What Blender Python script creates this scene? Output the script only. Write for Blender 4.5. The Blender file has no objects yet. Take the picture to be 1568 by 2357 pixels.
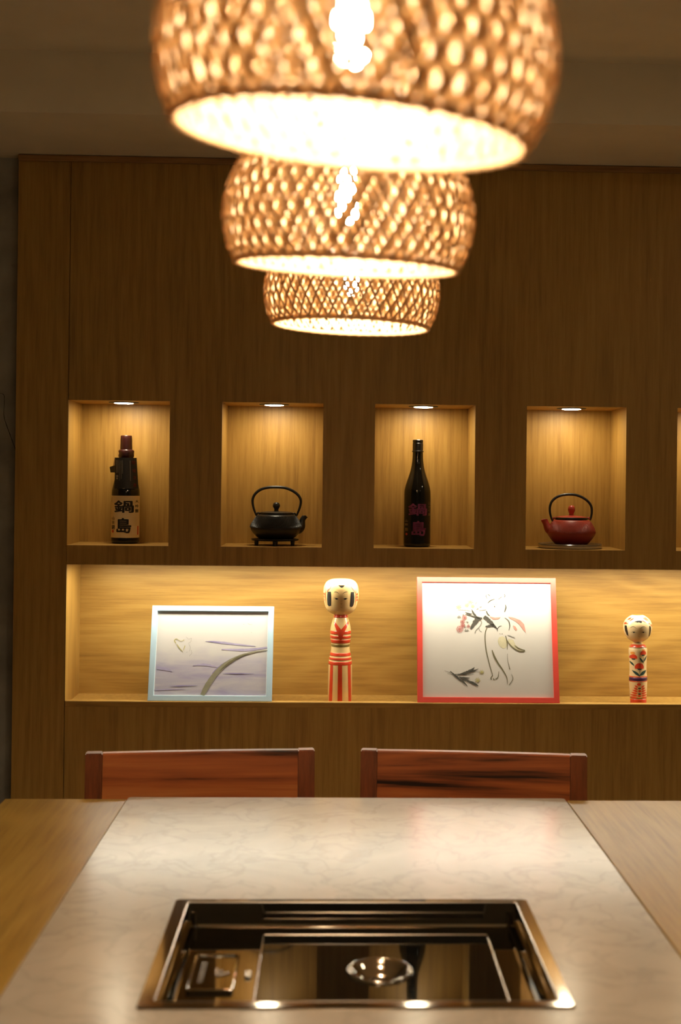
import bpy, bmesh, math, random
from mathutils import Vector, Matrix

random.seed(7)
PI = math.pi
scene = bpy.context.scene
COL = scene.collection

# ------------------------------------------------------------------ camera
ZC, CY = 1.40, -3.63                       # eye height, distance to the oak wall (wall front is y = 0)
FPX = 3000.0                               # focal length in pixels of the 1568 x 2357 frame
cam_d = bpy.data.cameras.new('camera')
cam = bpy.data.objects.new('camera', cam_d)
COL.objects.link(cam)
cam_d.sensor_fit = 'HORIZONTAL'
cam_d.sensor_width = 24.0
cam_d.lens = FPX / 1568.0 * 24.0
cam_d.shift_x = (784.0 - 867.108) / 1568.0
cam_d.shift_y = (1094.29 - 1178.5) / 1568.0
cam_d.clip_start = 0.02
right = Vector((0.99934943, -0.03422299, 0.01137964))
fwd = Vector((0.03417299, 0.99940553, 0.00455998))
up = Vector((-0.01152893, -0.00416814, 0.99992485))
m = Matrix((right, up, -fwd)).transposed().to_4x4()
m.translation = (0, CY, ZC)
cam.matrix_world = m
cam_d.dof.use_dof = True
cam_d.dof.focus_distance = 3.42
cam_d.dof.aperture_fstop = 3.6
scene.camera = cam

# ------------------------------------------------------------------ world, exposure
world = bpy.data.worlds.new('world')
scene.world = world
world.use_nodes = True
world.node_tree.nodes['Background'].inputs[0].default_value = (1.0, 0.8, 0.55, 1)
world.node_tree.nodes['Background'].inputs[1].default_value = 0.02
vs = scene.view_settings
vs.view_transform = 'Standard'
vs.look = 'None'
vs.exposure = 0.0
vs.gamma = 1.0
vs.use_curve_mapping = False
cy = scene.cycles                          # keeps the path tracing short; the lamps are all in the scene
cy.max_bounces = 6
cy.diffuse_bounces = 3
cy.glossy_bounces = 4
cy.transmission_bounces = 3
cy.transparent_max_bounces = 4
cy.caustics_reflective = False
cy.caustics_refractive = False
cy.use_adaptive_sampling = True
cy.adaptive_threshold = 0.04

BULB_L = 640.0        # pendant bulbs
BULB_C = (1.0, 0.80, 0.55)
SPOT_L = 130.0         # niche downlights
SPOT_C = (1.0, 0.86, 0.60)
LED_L = 41.0          # strip in the long shelf
LED_C = (1.0, 0.94, 0.76)
FILL_L = 32.0        # added opal fill lights, out of view
FILL_C = (1.0, 0.84, 0.58)

# ------------------------------------------------------------------ helpers
def link(name, me, mat=None, parent=None, smooth=False, auto=None):
    o = bpy.data.objects.new(name, me)
    COL.objects.link(o)
    if mat is not None:
        me.materials.clear()
        me.materials.append(mat)
    if parent is not None:
        o.parent = parent
    if smooth:
        for p in me.polygons:
            p.use_smooth = True
        if auto:
            try:
                me.set_sharp_from_angle(angle=math.radians(auto))
            except Exception:
                pass
    return o

def obj(name, bm, mat=None, parent=None, smooth=False, auto=None):
    me = bpy.data.meshes.new(name)
    bm.normal_update()
    bm.to_mesh(me)
    bm.free()
    return link(name, me, mat, parent, smooth, auto)

def thing(name, label, cat, loc=(0, 0, 0), rot=(0, 0, 0), group=None):
    o = bpy.data.objects.new(name, None)
    o.empty_display_size = 0.05
    COL.objects.link(o)
    o.location = loc
    o.rotation_euler = rot
    tag(o, label, cat, group)
    return o

def tag(o, label, cat, group=None):
    o['label'] = label
    o['category'] = cat
    if group:
        o['group'] = group
    return o

def struct(name, bm, mat, parent=None):
    o = obj(name, bm, mat, parent)
    if parent is None:
        o['kind'] = 'structure'
    return o

def quad(bm, *pts):
    return bm.faces.new([bm.verts.new(p) for p in pts])

def box(bm, x0, x1, y0, y1, z0, z1):
    v = [bm.verts.new((x, y, z)) for z in (z0, z1) for y in (y0, y1) for x in (x0, x1)]
    for f in ((0, 2, 3, 1), (4, 5, 7, 6), (0, 1, 5, 4), (2, 6, 7, 3), (0, 4, 6, 2), (1, 3, 7, 5)):
        bm.faces.new([v[i] for i in f])
    return v

def bbox(x0, x1, y0, y1, z0, z1, bev=0.0, seg=2):
    bm = bmesh.new()
    box(bm, x0, x1, y0, y1, z0, z1)
    if bev:
        bmesh.ops.bevel(bm, geom=bm.edges[:], offset=bev, segments=seg, profile=0.5, affect='EDGES')
    return bm

def lathe(prof, n=48, a0=0.0, a1=2 * PI, cap0=False, cap1=False, bm=None):
    """prof: list of (r, z); revolve about z.  Angle 0 faces -y."""
    bm = bm or bmesh.new()
    full = abs(a1 - a0 - 2 * PI) < 1e-6
    cnt = n if full else n + 1
    rings = []
    for r, z in prof:
        if r < 1e-6:
            rings.append([bm.verts.new((0, 0, z))])
            continue
        rings.append([bm.verts.new((r * math.sin(a0 + (a1 - a0) * i / n), -r * math.cos(a0 + (a1 - a0) * i / n), z)) for i in range(cnt)])
    for A, B in zip(rings, rings[1:]):
        for i in range(n):
            j = (i + 1) % cnt if full else i + 1
            if len(A) == 1 and len(B) == 1:
                continue
            if len(A) == 1:
                bm.faces.new((A[0], B[j], B[i]))
            elif len(B) == 1:
                bm.faces.new((A[i], A[j], B[0]))
            else:
                bm.faces.new((A[i], A[j], B[j], B[i]))
    if cap0 and len(rings[0]) > 1:
        bm.faces.new(rings[0][::-1])
    if cap1 and len(rings[-1]) > 1:
        bm.faces.new(rings[-1])
    return bm

def smooth_prof(prof, sub=5):
    """Catmull-Rom through (r, z) points."""
    out = []
    P = [prof[0]] + list(prof) + [prof[-1]]
    for i in range(1, len(P) - 2):
        p0, p1, p2, p3 = P[i - 1], P[i], P[i + 1], P[i + 2]
        for k in range(sub):
            t = k / sub
            out.append(tuple(0.5 * (2 * p1[c] + (p2[c] - p0[c]) * t + (2 * p0[c] - 5 * p1[c] + 4 * p2[c] - p3[c]) * t * t + (3 * p1[c] - p0[c] - 3 * p2[c] + p3[c]) * t ** 3) for c in range(len(p1))))
    out.append(tuple(prof[-1]))
    return [(max(p[0], 0.0),) + p[1:] for p in out]

def spline(pts, sub=6):
    out = []
    P = [pts[0]] + list(pts) + [pts[-1]]
    for i in range(1, len(P) - 2):
        p0, p1, p2, p3 = P[i - 1], P[i], P[i + 1], P[i + 2]
        for k in range(sub):
            t = k / sub
            out.append(tuple(0.5 * (2 * p1[c] + (p2[c] - p0[c]) * t + (2 * p0[c] - 5 * p1[c] + 4 * p2[c] - p3[c]) * t * t + (3 * p1[c] - p0[c] - 3 * p2[c] + p3[c]) * t ** 3) for c in range(len(p1))))
    out.append(tuple(pts[-1]))
    return out

def tube(path, radii, n=12, caps=True, bm=None, flat=1.0, side=None):
    """Tube along 3-d points.  flat squashes across the `side` vector."""
    bm = bm or bmesh.new()
    path = [Vector(p) for p in path]
    if not hasattr(radii, '__len__'):
        radii = [radii] * len(path)
    t0 = (path[1] - path[0]).normalized()
    ref = Vector(side) if side else (Vector((0, 0, 1)) if abs(t0.z) < 0.9 else Vector((1, 0, 0)))
    nrm = (ref - t0 * ref.dot(t0)).normalized()
    rings = []
    for i, p in enumerate(path):
        a = path[max(i - 1, 0)]
        b = path[min(i + 1, len(path) - 1)]
        t = (b - a).normalized()
        nrm = (nrm - t * nrm.dot(t)).normalized()
        bi = t.cross(nrm)
        rings.append([bm.verts.new(p + (nrm * math.cos(2 * PI * k / n) * flat + bi * math.sin(2 * PI * k / n)) * radii[i]) for k in range(n)])
    for A, B in zip(rings, rings[1:]):
        for k in range(n):
            bm.faces.new((A[k], A[(k + 1) % n], B[(k + 1) % n], B[k]))
    if caps:
        bm.faces.new(rings[0][::-1])
        bm.faces.new(rings[-1])
    return bm

def prof_r(prof, z):
    for (r0, z0), (r1, z1) in zip(prof, prof[1:]):
        if z0 <= z <= z1 or z1 <= z <= z0:
            if abs(z1 - z0) < 1e-9:
                return max(r0, r1)
            return r0 + (r1 - r0) * (z - z0) / (z1 - z0)
    return prof[0][0] if z < prof[0][1] else prof[-1][0]

class Flat:
    """2-d shapes (u right, v up) later mapped onto a surface."""
    def __init__(self):
        self.bm = bmesh.new()
    def poly(self, pts):
        vs_ = [self.bm.verts.new((p[0], p[1], 0)) for p in pts]
        try:
            f = self.bm.faces.new(vs_)
            if f.normal.z == 0:
                f.normal_update()
            if f.normal.z < 0:
                f.normal_flip()
        except ValueError:
            pass
    def blob(self, cx, cy, rx, ry=None, rot=0.0, n=18, wob=0.0):
        ry = ry or rx
        pts = []
        for k in range(n):
            a = 2 * PI * k / n
            q = 1 + wob * random.uniform(-1, 1)
            x, y = rx * q * math.cos(a), ry * q * math.sin(a)
            pts.append((cx + x * math.cos(rot) - y * math.sin(rot), cy + x * math.sin(rot) + y * math.cos(rot)))
        self.poly(pts)
    def rect(self, x0, y0, x1, y1):
        self.poly([(x0, y0), (x1, y0), (x1, y1), (x0, y1)])
    def stroke(self, pts, w, sub=5, jag=0.0):
        """pts (u, v); w one width or one per point."""
        if not hasattr(w, '__len__'):
            w = [w] * len(pts)
        P = spline([(p[0], p[1], ww) for p, ww in zip(pts, w)], sub)
        L, R = [], []
        for i, p in enumerate(P):
            a, b = P[max(i - 1, 0)], P[min(i + 1, len(P) - 1)]
            dx, dy = b[0] - a[0], b[1] - a[1]
            d = math.hypot(dx, dy) or 1e-9
            hw = max(p[2], 0) * 0.5
            h1 = hw * (1 + jag * random.uniform(-1, 1))
            h2 = hw * (1 + jag * random.uniform(-1, 1))
            L.append(self.bm.verts.new((p[0] - dy / d * h1, p[1] + dx / d * h1, 0)))
            R.append(self.bm.verts.new((p[0] + dy / d * h2, p[1] - dx / d * h2, 0)))
        for i in range(len(P) - 1):
            self.bm.faces.new((L[i], R[i], R[i + 1], L[i + 1]))
    def leaf(self, x0, y0, x1, y1, w):
        self.stroke([(x0, y0), (x0 + (x1 - x0) * .35, y0 + (y1 - y0) * .35), (x0 + (x1 - x0) * .7, y0 + (y1 - y0) * .7), (x1, y1)], [w * .15, w, w * .8, 0.0], 3)
    def text(self, s, x0, y0, x1, y1, bold=0.0, shear=0.0):
        cu = bpy.data.curves.new('lettering', 'FONT')
        cu.body = s
        cu.size = 1.0
        cu.resolution_u = 2
        cu.shear = shear
        o = bpy.data.objects.new('lettering', cu)
        COL.objects.link(o)
        bpy.context.view_layer.update()
        dg = bpy.context.evaluated_depsgraph_get()
        me = bpy.data.meshes.new_from_object(o.evaluated_get(dg))
        bpy.data.objects.remove(o)
        bpy.data.curves.remove(cu)
        if len(me.vertices):
            xs = [v.co.x for v in me.vertices]
            ys = [v.co.y for v in me.vertices]
            sx = (x1 - x0) / max(max(xs) - min(xs), 1e-6)
            sy = (y1 - y0) / max(max(ys) - min(ys), 1e-6)
            mx, my = min(xs), min(ys)
            for v in me.vertices:
                v.co = (x0 + (v.co.x - mx) * sx, y0 + (v.co.y - my) * sy, 0)
            # a bolder weight is laid down as slightly shifted overprints
            shifts = [(0, 0)] + ([(bold * math.cos(PI / 4 * k), bold * math.sin(PI / 4 * k)) for k in range(8)] if bold else [])
            co = [v.co.copy() for v in me.vertices]
            wd, hd_ = x1 - x0, y1 - y0
            for dx, dy in shifts:
                for v, c in zip(me.vertices, co):
                    v.co = (x0 + wd / 2 + (c.x - x0 - wd / 2) * (1 - 2 * bold) + dx * wd, y0 + hd_ / 2 + (c.y - y0 - hd_ / 2) * (1 - 2 * bold) + dy * hd_, 0)
                self.bm.from_mesh(me)
        bpy.data.meshes.remove(me)
    def build(self, name, mat, parent, fn, step=None):
        bm = self.bm
        if step:
            bmesh.ops.triangulate(bm, faces=bm.faces[:])
            for ax in (0, 1):
                lo = min(v.co[ax] for v in bm.verts)
                hi = max(v.co[ax] for v in bm.verts)
                k = math.ceil(lo / step)
                while k * step < hi:
                    co = [0, 0, 0]; no = [0, 0, 0]
                    co[ax] = k * step; no[ax] = 1
                    bmesh.ops.bisect_plane(bm, geom=bm.verts[:] + bm.edges[:] + bm.faces[:], plane_co=co, plane_no=no, dist=1e-7)
                    k += 1
        for v in bm.verts:
            v.co = fn(v.co.x, v.co.y)
        return obj(name, bm, mat, parent)

def glyphs(name, mat, parent, fn, items, bold, step=0.003):
    """one object for each written character: (char, u0, v0, u1, v1)"""
    for ch, u0, v0, u1, v1 in items:
        f = Flat()
        f.text(ch, u0, v0, u1, v1, bold)
        f.build(name, mat, parent, fn, step)

def each(name, mat, parent, fn, shapes, step=None):
    """one object for each painted shape: ('poly', pts) / ('blob', ...) / ('leaf', ...) / ('stroke', pts, w) / ('rect', ...)"""
    for sh in shapes:
        f = Flat()
        getattr(f, sh[0])(*sh[1:])
        f.build(name, mat, parent, fn, step)

def on_lathe(prof, eps=0.0003):
    def fn(u, v):
        r = prof_r(prof, v) + eps
        u = max(-r * .995, min(r * .995, u))
        return Vector((u, -math.sqrt(max(r * r - u * u, 0)), v))
    return fn

# ------------------------------------------------------------------ materials
def mat_base(name):
    mt = bpy.data.materials.new(name)
    mt.use_nodes = True
    nt = mt.node_tree
    b = nt.nodes['Principled BSDF']
    return mt, nt, b

def plain(name, col, rough=0.5, metal=0.0, coat=0.0, spec=0.5, var=0.06, vscale=40.0):
    mt, nt, b = mat_base(name)
    n = nt.nodes.new('ShaderNodeTexNoise')
    n.inputs['Scale'].default_value = vscale
    n.inputs['Detail'].default_value = 4
    tc = nt.nodes.new('ShaderNodeTexCoord')
    nt.links.new(tc.outputs['Object'], n.inputs['Vector'])
    r = nt.nodes.new('ShaderNodeValToRGB')
    r.color_ramp.elements[0].position = 0.3
    r.color_ramp.elements[1].position = 0.7
    r.color_ramp.elements[0].color = tuple(c * (1 - var) for c in col) + (1,)
    r.color_ramp.elements[1].color = tuple(min(1, c * (1 + var)) for c in col) + (1,)
    nt.links.new(n.outputs['Fac'], r.inputs[0])
    nt.links.new(r.outputs[0], b.inputs['Base Color'])
    b.inputs['Roughness'].default_value = rough
    b.inputs['Metallic'].default_value = metal
    b.inputs['Coat Weight'].default_value = coat
    b.inputs['Coat Roughness'].default_value = 0.08
    b.inputs['Specular IOR Level'].default_value = spec
    return mt

def emit(name, col, strength):
    mt, nt, b = mat_base(name)
    nt.nodes.remove(b)
    e = nt.nodes.new('ShaderNodeEmission')
    e.inputs[0].default_value = tuple(col) + (1,)
    e.inputs[1].default_value = strength
    nt.links.new(e.outputs[0], nt.nodes['Material Output'].inputs[0])
    return mt

def wood(name, grain, dark, mid, light, rough=0.45, ring_amt=0.5, ring_freq=26.0, pore=0.35, coat=0.0, figure=1.0, seed=0.0):
    """Veneer.  grain = axis index (0 x, 1 y, 2 z) along which the grain runs."""
    mt, nt, b = mat_base(name)
    N, Lk = nt.nodes, nt.links
    tc = N.new('ShaderNodeTexCoord')
    def mp(across, along, loc=0.0):
        q = N.new('ShaderNodeMapping')
        s = [across] * 3
        s[grain] = along
        q.inputs['Scale'].default_value = s
        q.inputs['Location'].default_value = (loc + seed, loc * 1.7 + seed, loc * .6)
        Lk.new(tc.outputs['Object'], q.inputs[0])
        return q
    def noise(vec, scale, det=4, rough_=0.55, dist=0.0):
        n = N.new('ShaderNodeTexNoise')
        n.inputs['Scale'].default_value = scale
        n.inputs['Detail'].default_value = det
        n.inputs['Roughness'].default_value = rough_
        n.inputs['Distortion'].default_value = dist
        Lk.new(vec.outputs[0], n.inputs['Vector'])
        return n
    def math_(op, a, bb=None, c=None):
        q = N.new('ShaderNodeMath')
        q.operation = op
        for i, x in enumerate((a, bb, c)):
            if x is None:
                continue
            if isinstance(x, (int, float)):
                q.inputs[i].default_value = x
            else:
                Lk.new(x, q.inputs[i])
        return q.outputs[0]
    big = noise(mp(3.2, 0.55 * figure, 3.1), 1.0, 2, 0.4)
    rings = math_('SINE', math_('MULTIPLY', big.outputs['Fac'], ring_freq * 6.0))
    rings = math_('MULTIPLY_ADD', rings, 0.5, 0.5)
    rings = math_('POWER', rings, 1.6)
    streak = noise(mp(85, 4.0, 7.7), 1.0, 5, 0.62)
    pores = noise(mp(420, 16.0, 1.3), 1.0, 3, 0.6)
    tone = noise(mp(2.4, 0.5, 12.0), 1.0, 2)
    v = math_('MULTIPLY', rings, ring_amt * 0.45)
    v = math_('MULTIPLY_ADD', streak.outputs['Fac'], 0.9, v)
    v = math_('MULTIPLY_ADD', pores.outputs['Fac'], pore, v)
    v = math_('MULTIPLY_ADD', tone.outputs['Fac'], 0.35, v)
    mid_v = ring_amt * 0.45 * 0.38 + 0.45 + pore * 0.5 + 0.175
    v = math_('SUBTRACT', v, mid_v - 0.5)
    r = N.new('ShaderNodeValToRGB')
    e = r.color_ramp.elements
    e[0].position, e[0].color = 0.22, tuple(dark) + (1,)
    e[1].position, e[1].color = 0.80, tuple(light) + (1,)
    k = e.new(0.5)
    k.color = tuple(mid) + (1,)
    Lk.new(v, r.inputs[0])
    Lk.new(r.outputs[0], b.inputs['Base Color'])
    b.inputs['Roughness'].default_value = rough
    b.inputs['Coat Weight'].default_value = coat
    b.inputs['Coat Roughness'].default_value = 0.25
    return mt

OAK_D, OAK_M, OAK_L = (0.265, 0.133, 0.023), (0.395, 0.216, 0.041), (0.475, 0.280, 0.062)
M_OAK = wood('oak_veneer_upright', 2, OAK_D, OAK_M, OAK_L, 0.5, 0.22, 22.0, figure=0.45)
M_OAKH = wood('oak_veneer_level', 0, OAK_D, OAK_M, OAK_L, 0.5, 0.36, 16.0, seed=5.0, figure=1.3)
M_OAKT = wood('oak_table_top', 1, (0.30, 0.160, 0.024), (0.42, 0.24, 0.042), (0.50, 0.305, 0.065), 0.30, 0.3, 14.0, seed=9.0)
M_OAKT.node_tree.nodes['Principled BSDF'].inputs['Specular IOR Level'].default_value = 0.35
M_CROWN = wood('oak_crown', 0, (0.20, 0.09, 0.025), (0.34, 0.17, 0.05), (0.42, 0.24, 0.09), 0.45, 0.3, seed=3.0)

def rosewood():
    mt, nt, b = mat_base('rosewood_panel')
    N, Lk = nt.nodes, nt.links
    tc = N.new('ShaderNodeTexCoord')
    oi = N.new('ShaderNodeObjectInfo')
    add = N.new('ShaderNodeVectorMath'); add.operation = 'ADD'
    mul = N.new('ShaderNodeVectorMath'); mul.operation = 'SCALE'
    mul.inputs[0].default_value = (3.0, 7.0, 11.0)
    Lk.new(oi.outputs['Random'], mul.inputs['Scale'])
    Lk.new(tc.outputs['Object'], add.inputs[0]); Lk.new(mul.outputs[0], add.inputs[1])
    def nz(sc, s, det, dist):
        q = N.new('ShaderNodeMapping'); q.inputs['Scale'].default_value = sc
        Lk.new(add.outputs[0], q.inputs[0])
        n = N.new('ShaderNodeTexNoise'); n.inputs['Scale'].default_value = s
        n.inputs['Detail'].default_value = det; n.inputs['Distortion'].default_value = dist
        Lk.new(q.outputs[0], n.inputs[0])
        return n
    a = nz((1.6, 1.6, 22), 1.0, 5, 0.7)
    c = nz((9, 9, 260), 1.0, 3, 0.0)
    r = N.new('ShaderNodeValToRGB'); e = r.color_ramp.elements
    e[0].position, e[0].color = 0.33, (0.020, 0.007, 0.003, 1)
    e[1].position, e[1].color = 0.72, (0.60, 0.20, 0.05, 1)
    k = e.new(0.44); k.color = (0.33, 0.082, 0.020, 1)
    k = e.new(0.56); k.color = (0.48, 0.128, 0.030, 1)
    mx = N.new('ShaderNodeMath'); mx.operation = 'MULTIPLY_ADD'
    Lk.new(c.outputs['Fac'], mx.inputs[0]); mx.inputs[1].default_value = 0.14
    sb = N.new('ShaderNodeMath'); sb.operation = 'SUBTRACT'
    Lk.new(a.outputs['Fac'], sb.inputs[0]); sb.inputs[1].default_value = 0.06
    Lk.new(sb.outputs[0], mx.inputs[2])
    Lk.new(mx.outputs[0], r.inputs[0]); Lk.new(r.outputs[0], b.inputs['Base Color'])
    b.inputs['Roughness'].default_value = 0.38
    return mt
M_ROSE = rosewood()
M_ROSE2 = wood('rosewood_post', 2, (0.10, 0.030, 0.010), (0.22, 0.058, 0.017), (0.32, 0.085, 0.024), 0.38, 0.3, 12.0, seed=2.0)

def marble():
    mt, nt, b = mat_base('beige_marble')
    N, Lk = nt.nodes, nt.links
    tc = N.new('ShaderNodeTexCoord')
    n1 = N.new('ShaderNodeTexNoise'); n1.inputs['Scale'].default_value = 5; n1.inputs['Detail'].default_value = 7; n1.inputs['Distortion'].default_value = 1.2
    n2 = N.new('ShaderNodeTexNoise'); n2.inputs['Scale'].default_value = 11; n2.inputs['Detail'].default_value = 6; n2.inputs['Distortion'].default_value = 0.9
    Lk.new(tc.outputs['Object'], n1.inputs[0]); Lk.new(tc.outputs['Object'], n2.inputs[0])
    r = N.new('ShaderNodeValToRGB'); e = r.color_ramp.elements
    e[0].position, e[0].color = 0.30, (0.53, 0.45, 0.355, 1)
    e[1].position, e[1].color = 0.66, (0.64, 0.55, 0.44, 1)
    Lk.new(n1.outputs['Fac'], r.inputs[0])
    # thin veins where the second noise crosses one half
    s = N.new('ShaderNodeMath'); s.operation = 'SUBTRACT'; Lk.new(n2.outputs['Fac'], s.inputs[0]); s.inputs[1].default_value = 0.5
    ab = N.new('ShaderNodeMath'); ab.operation = 'ABSOLUTE'; Lk.new(s.outputs[0], ab.inputs[0])
    vr = N.new('ShaderNodeValToRGB'); ve = vr.color_ramp.elements
    ve[0].position, ve[0].color = 0.0, (0.86, 0.855, 0.85, 1)
    ve[1].position, ve[1].color = 0.05, (1, 1, 1, 1)
    Lk.new(ab.outputs[0], vr.inputs[0])
    mx = N.new('ShaderNodeMix'); mx.data_type = 'RGBA'; mx.blend_type = 'MULTIPLY'; mx.inputs[0].default_value = 0.8
    Lk.new(r.outputs[0], mx.inputs[6]); Lk.new(vr.outputs[0], mx.inputs[7])
    Lk.new(mx.outputs[2], b.inputs['Base Color'])
    b.inputs['Roughness'].default_value = 0.20
    return mt
M_MARBLE = marble()

def bamboo(name, col, trans, tcol):
    mt, nt, b = mat_base(name)
    N, Lk = nt.nodes, nt.links
    tc = N.new('ShaderNodeTexCoord')
    n = N.new('ShaderNodeTexNoise'); n.inputs['Scale'].default_value = 70; n.inputs['Detail'].default_value = 4
    Lk.new(tc.outputs['Object'], n.inputs[0])
    r = N.new('ShaderNodeValToRGB')
    r.color_ramp.elements[0].position = 0.3; r.color_ramp.elements[1].position = 0.7
    r.color_ramp.elements[0].color = tuple(c * .72 for c in col) + (1,)
    r.color_ramp.elements[1].color = tuple(col) + (1,)
    Lk.new(n.outputs['Fac'], r.inputs[0]); Lk.new(r.outputs[0], b.inputs['Base Color'])
    b.inputs['Roughness'].default_value = 0.5
    t = N.new('ShaderNodeBsdfTranslucent'); t.inputs[0].default_value = tuple(tcol) + (1,)
    mx = N.new('ShaderNodeMixShader'); mx.inputs[0].default_value = trans
    Lk.new(b.outputs[0], mx.inputs[1]); Lk.new(t.outputs[0], mx.inputs[2])
    Lk.new(mx.outputs[0], N['Material Output'].inputs[0])
    return mt
M_BAMBOO = bamboo('bamboo_splint', (0.62, 0.41, 0.21), 0.18, (0.86, 0.55, 0.28))
M_BAMBOO_IN = bamboo('bamboo_inner_splint', (0.60, 0.48, 0.33), 0.48, (0.95, 0.73, 0.47))

M_PLASTER = plain('painted_plaster', (0.78, 0.68, 0.49), 0.85, var=0.05, vscale=6)
M_CONCRETE = plain('grey_render', (0.30, 0.275, 0.225), 0.9, var=0.25, vscale=9)
M_WALLP = plain('painted_wall', (0.55, 0.48, 0.36), 0.85, var=0.05, vscale=6)
M_FLOOR = plain('dark_floor', (0.24, 0.19, 0.14), 0.5, var=0.2, vscale=5)
M_DARK = plain('dark_paint', (0.012, 0.011, 0.010), 0.45, var=0.1)
M_CORD = plain('black_cord', (0.01, 0.01, 0.01), 0.6)
M_CRACK = plain('crack_dark', (0.03, 0.027, 0.022), 0.9)
M_IRON = plain('black_iron', (0.012, 0.0115, 0.010), 0.36, var=0.15, spec=0.45)
M_RED_IRON = plain('red_enamel_iron', (0.31, 0.032, 0.018), 0.42, var=0.12)
M_RED_LID = plain('red_enamel_lid', (0.36, 0.038, 0.020), 0.38, var=0.1)
M_GLASS1 = plain('black_bottle_glass', (0.006, 0.005, 0.004), 0.07, spec=0.5)
M_CAP = plain('maroon_foil', (0.030, 0.0045, 0.0035), 0.35)
M_CAP2 = plain('black_cap', (0.010, 0.009, 0.009), 0.30)
M_LABEL = plain('cream_label', (0.74, 0.61, 0.37), 0.7, var=0.04)
M_STICKER = plain('pale_sticker', (0.80, 0.68, 0.47), 0.6)
M_INK = plain('black_ink', (0.012, 0.011, 0.009), 0.7)
M_SEAL = plain('red_seal', (0.55, 0.05, 0.02), 0.7)
M_TAG = plain('black_tag', (0.014, 0.012, 0.010), 0.55)
M_TAGRED = plain('tag_red_print', (0.20, 0.018, 0.012), 0.6)
M_TAGWHITE = plain('tag_white_print', (0.42, 0.36, 0.27), 0.6)
M_TAGBACK = plain('tag_plain_side', (0.42, 0.34, 0.22), 0.6)
M_PURPLE = plain('purple_print', (0.26, 0.045, 0.17), 0.4, var=0.25, vscale=120)
M_GOLD = plain('gold_print', (0.32, 0.20, 0.09), 0.5)
M_TRAYTOP = plain('dark_glaze', (0.10, 0.075, 0.05), 0.18, var=0.3)
M_TRAYSIDE = plain('cream_glaze', (0.46, 0.40, 0.30), 0.3, var=0.1)
M_BLUE = plain('pale_blue_frame', (0.46, 0.61, 0.70), 0.5, var=0.02)
M_CORAL = plain('coral_red_frame', (0.72, 0.060, 0.034), 0.5, var=0.03)
M_MOUNT = plain('white_mount', (0.72, 0.72, 0.70), 0.7, var=0.01)
M_PAPER = plain('drawing_paper', (0.57, 0.52, 0.455), 0.8, var=0.02, vscale=12)
M_BACKING = plain('frame_backing', (0.16, 0.11, 0.07), 0.8)
M_KOKWOOD = plain('kokeshi_wood', (0.76, 0.51, 0.21), 0.28, coat=0.5, var=0.06, vscale=18)
M_KOKWOOD2 = plain('kokeshi_pale_wood', (0.76, 0.56, 0.29), 0.30, coat=0.4, var=0.05, vscale=18)
M_KOKRED = plain('kokeshi_red', (0.66, 0.055, 0.016), 0.3, coat=0.5, var=0.08)
M_KOKBLACK = plain('kokeshi_black', (0.018, 0.016, 0.013), 0.3, coat=0.3)
M_KOKOLIVE = plain('kokeshi_olive', (0.22, 0.15, 0.035), 0.3, coat=0.4)
M_KOKGREEN = plain('kokeshi_green', (0.020, 0.055, 0.045), 0.35, coat=0.3)
M_KOKPURPLE = plain('kokeshi_purple', (0.055, 0.012, 0.055), 0.3, coat=0.4)
M_KOKORANGE = plain('kokeshi_orange', (0.75, 0.30, 0.06), 0.35, coat=0.3)
M_KOKNOSE = plain('kokeshi_nose', (0.30, 0.13, 0.05), 0.4)
M_STEEL = plain('polished_steel', (0.62, 0.58, 0.52), 0.07, metal=1.0, var=0.02)
M_STEELD = plain('dark_polished_steel', (0.36, 0.335, 0.30), 0.05, metal=1.0, var=0.02)
M_STEELB = plain('brushed_steel', (0.66, 0.60, 0.53), 0.22, metal=1.0, var=0.05)
M_BGLASS = plain('black_glass_plate', (0.006, 0.006, 0.005), 0.04, spec=0.6)
M_LED = emit('led_strip_glow', LED_C, LED_L)
M_SPOT = emit('downlight_glow', SPOT_C, SPOT_L)
M_BULB = emit('bulb_glow', BULB_C, BULB_L)

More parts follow.
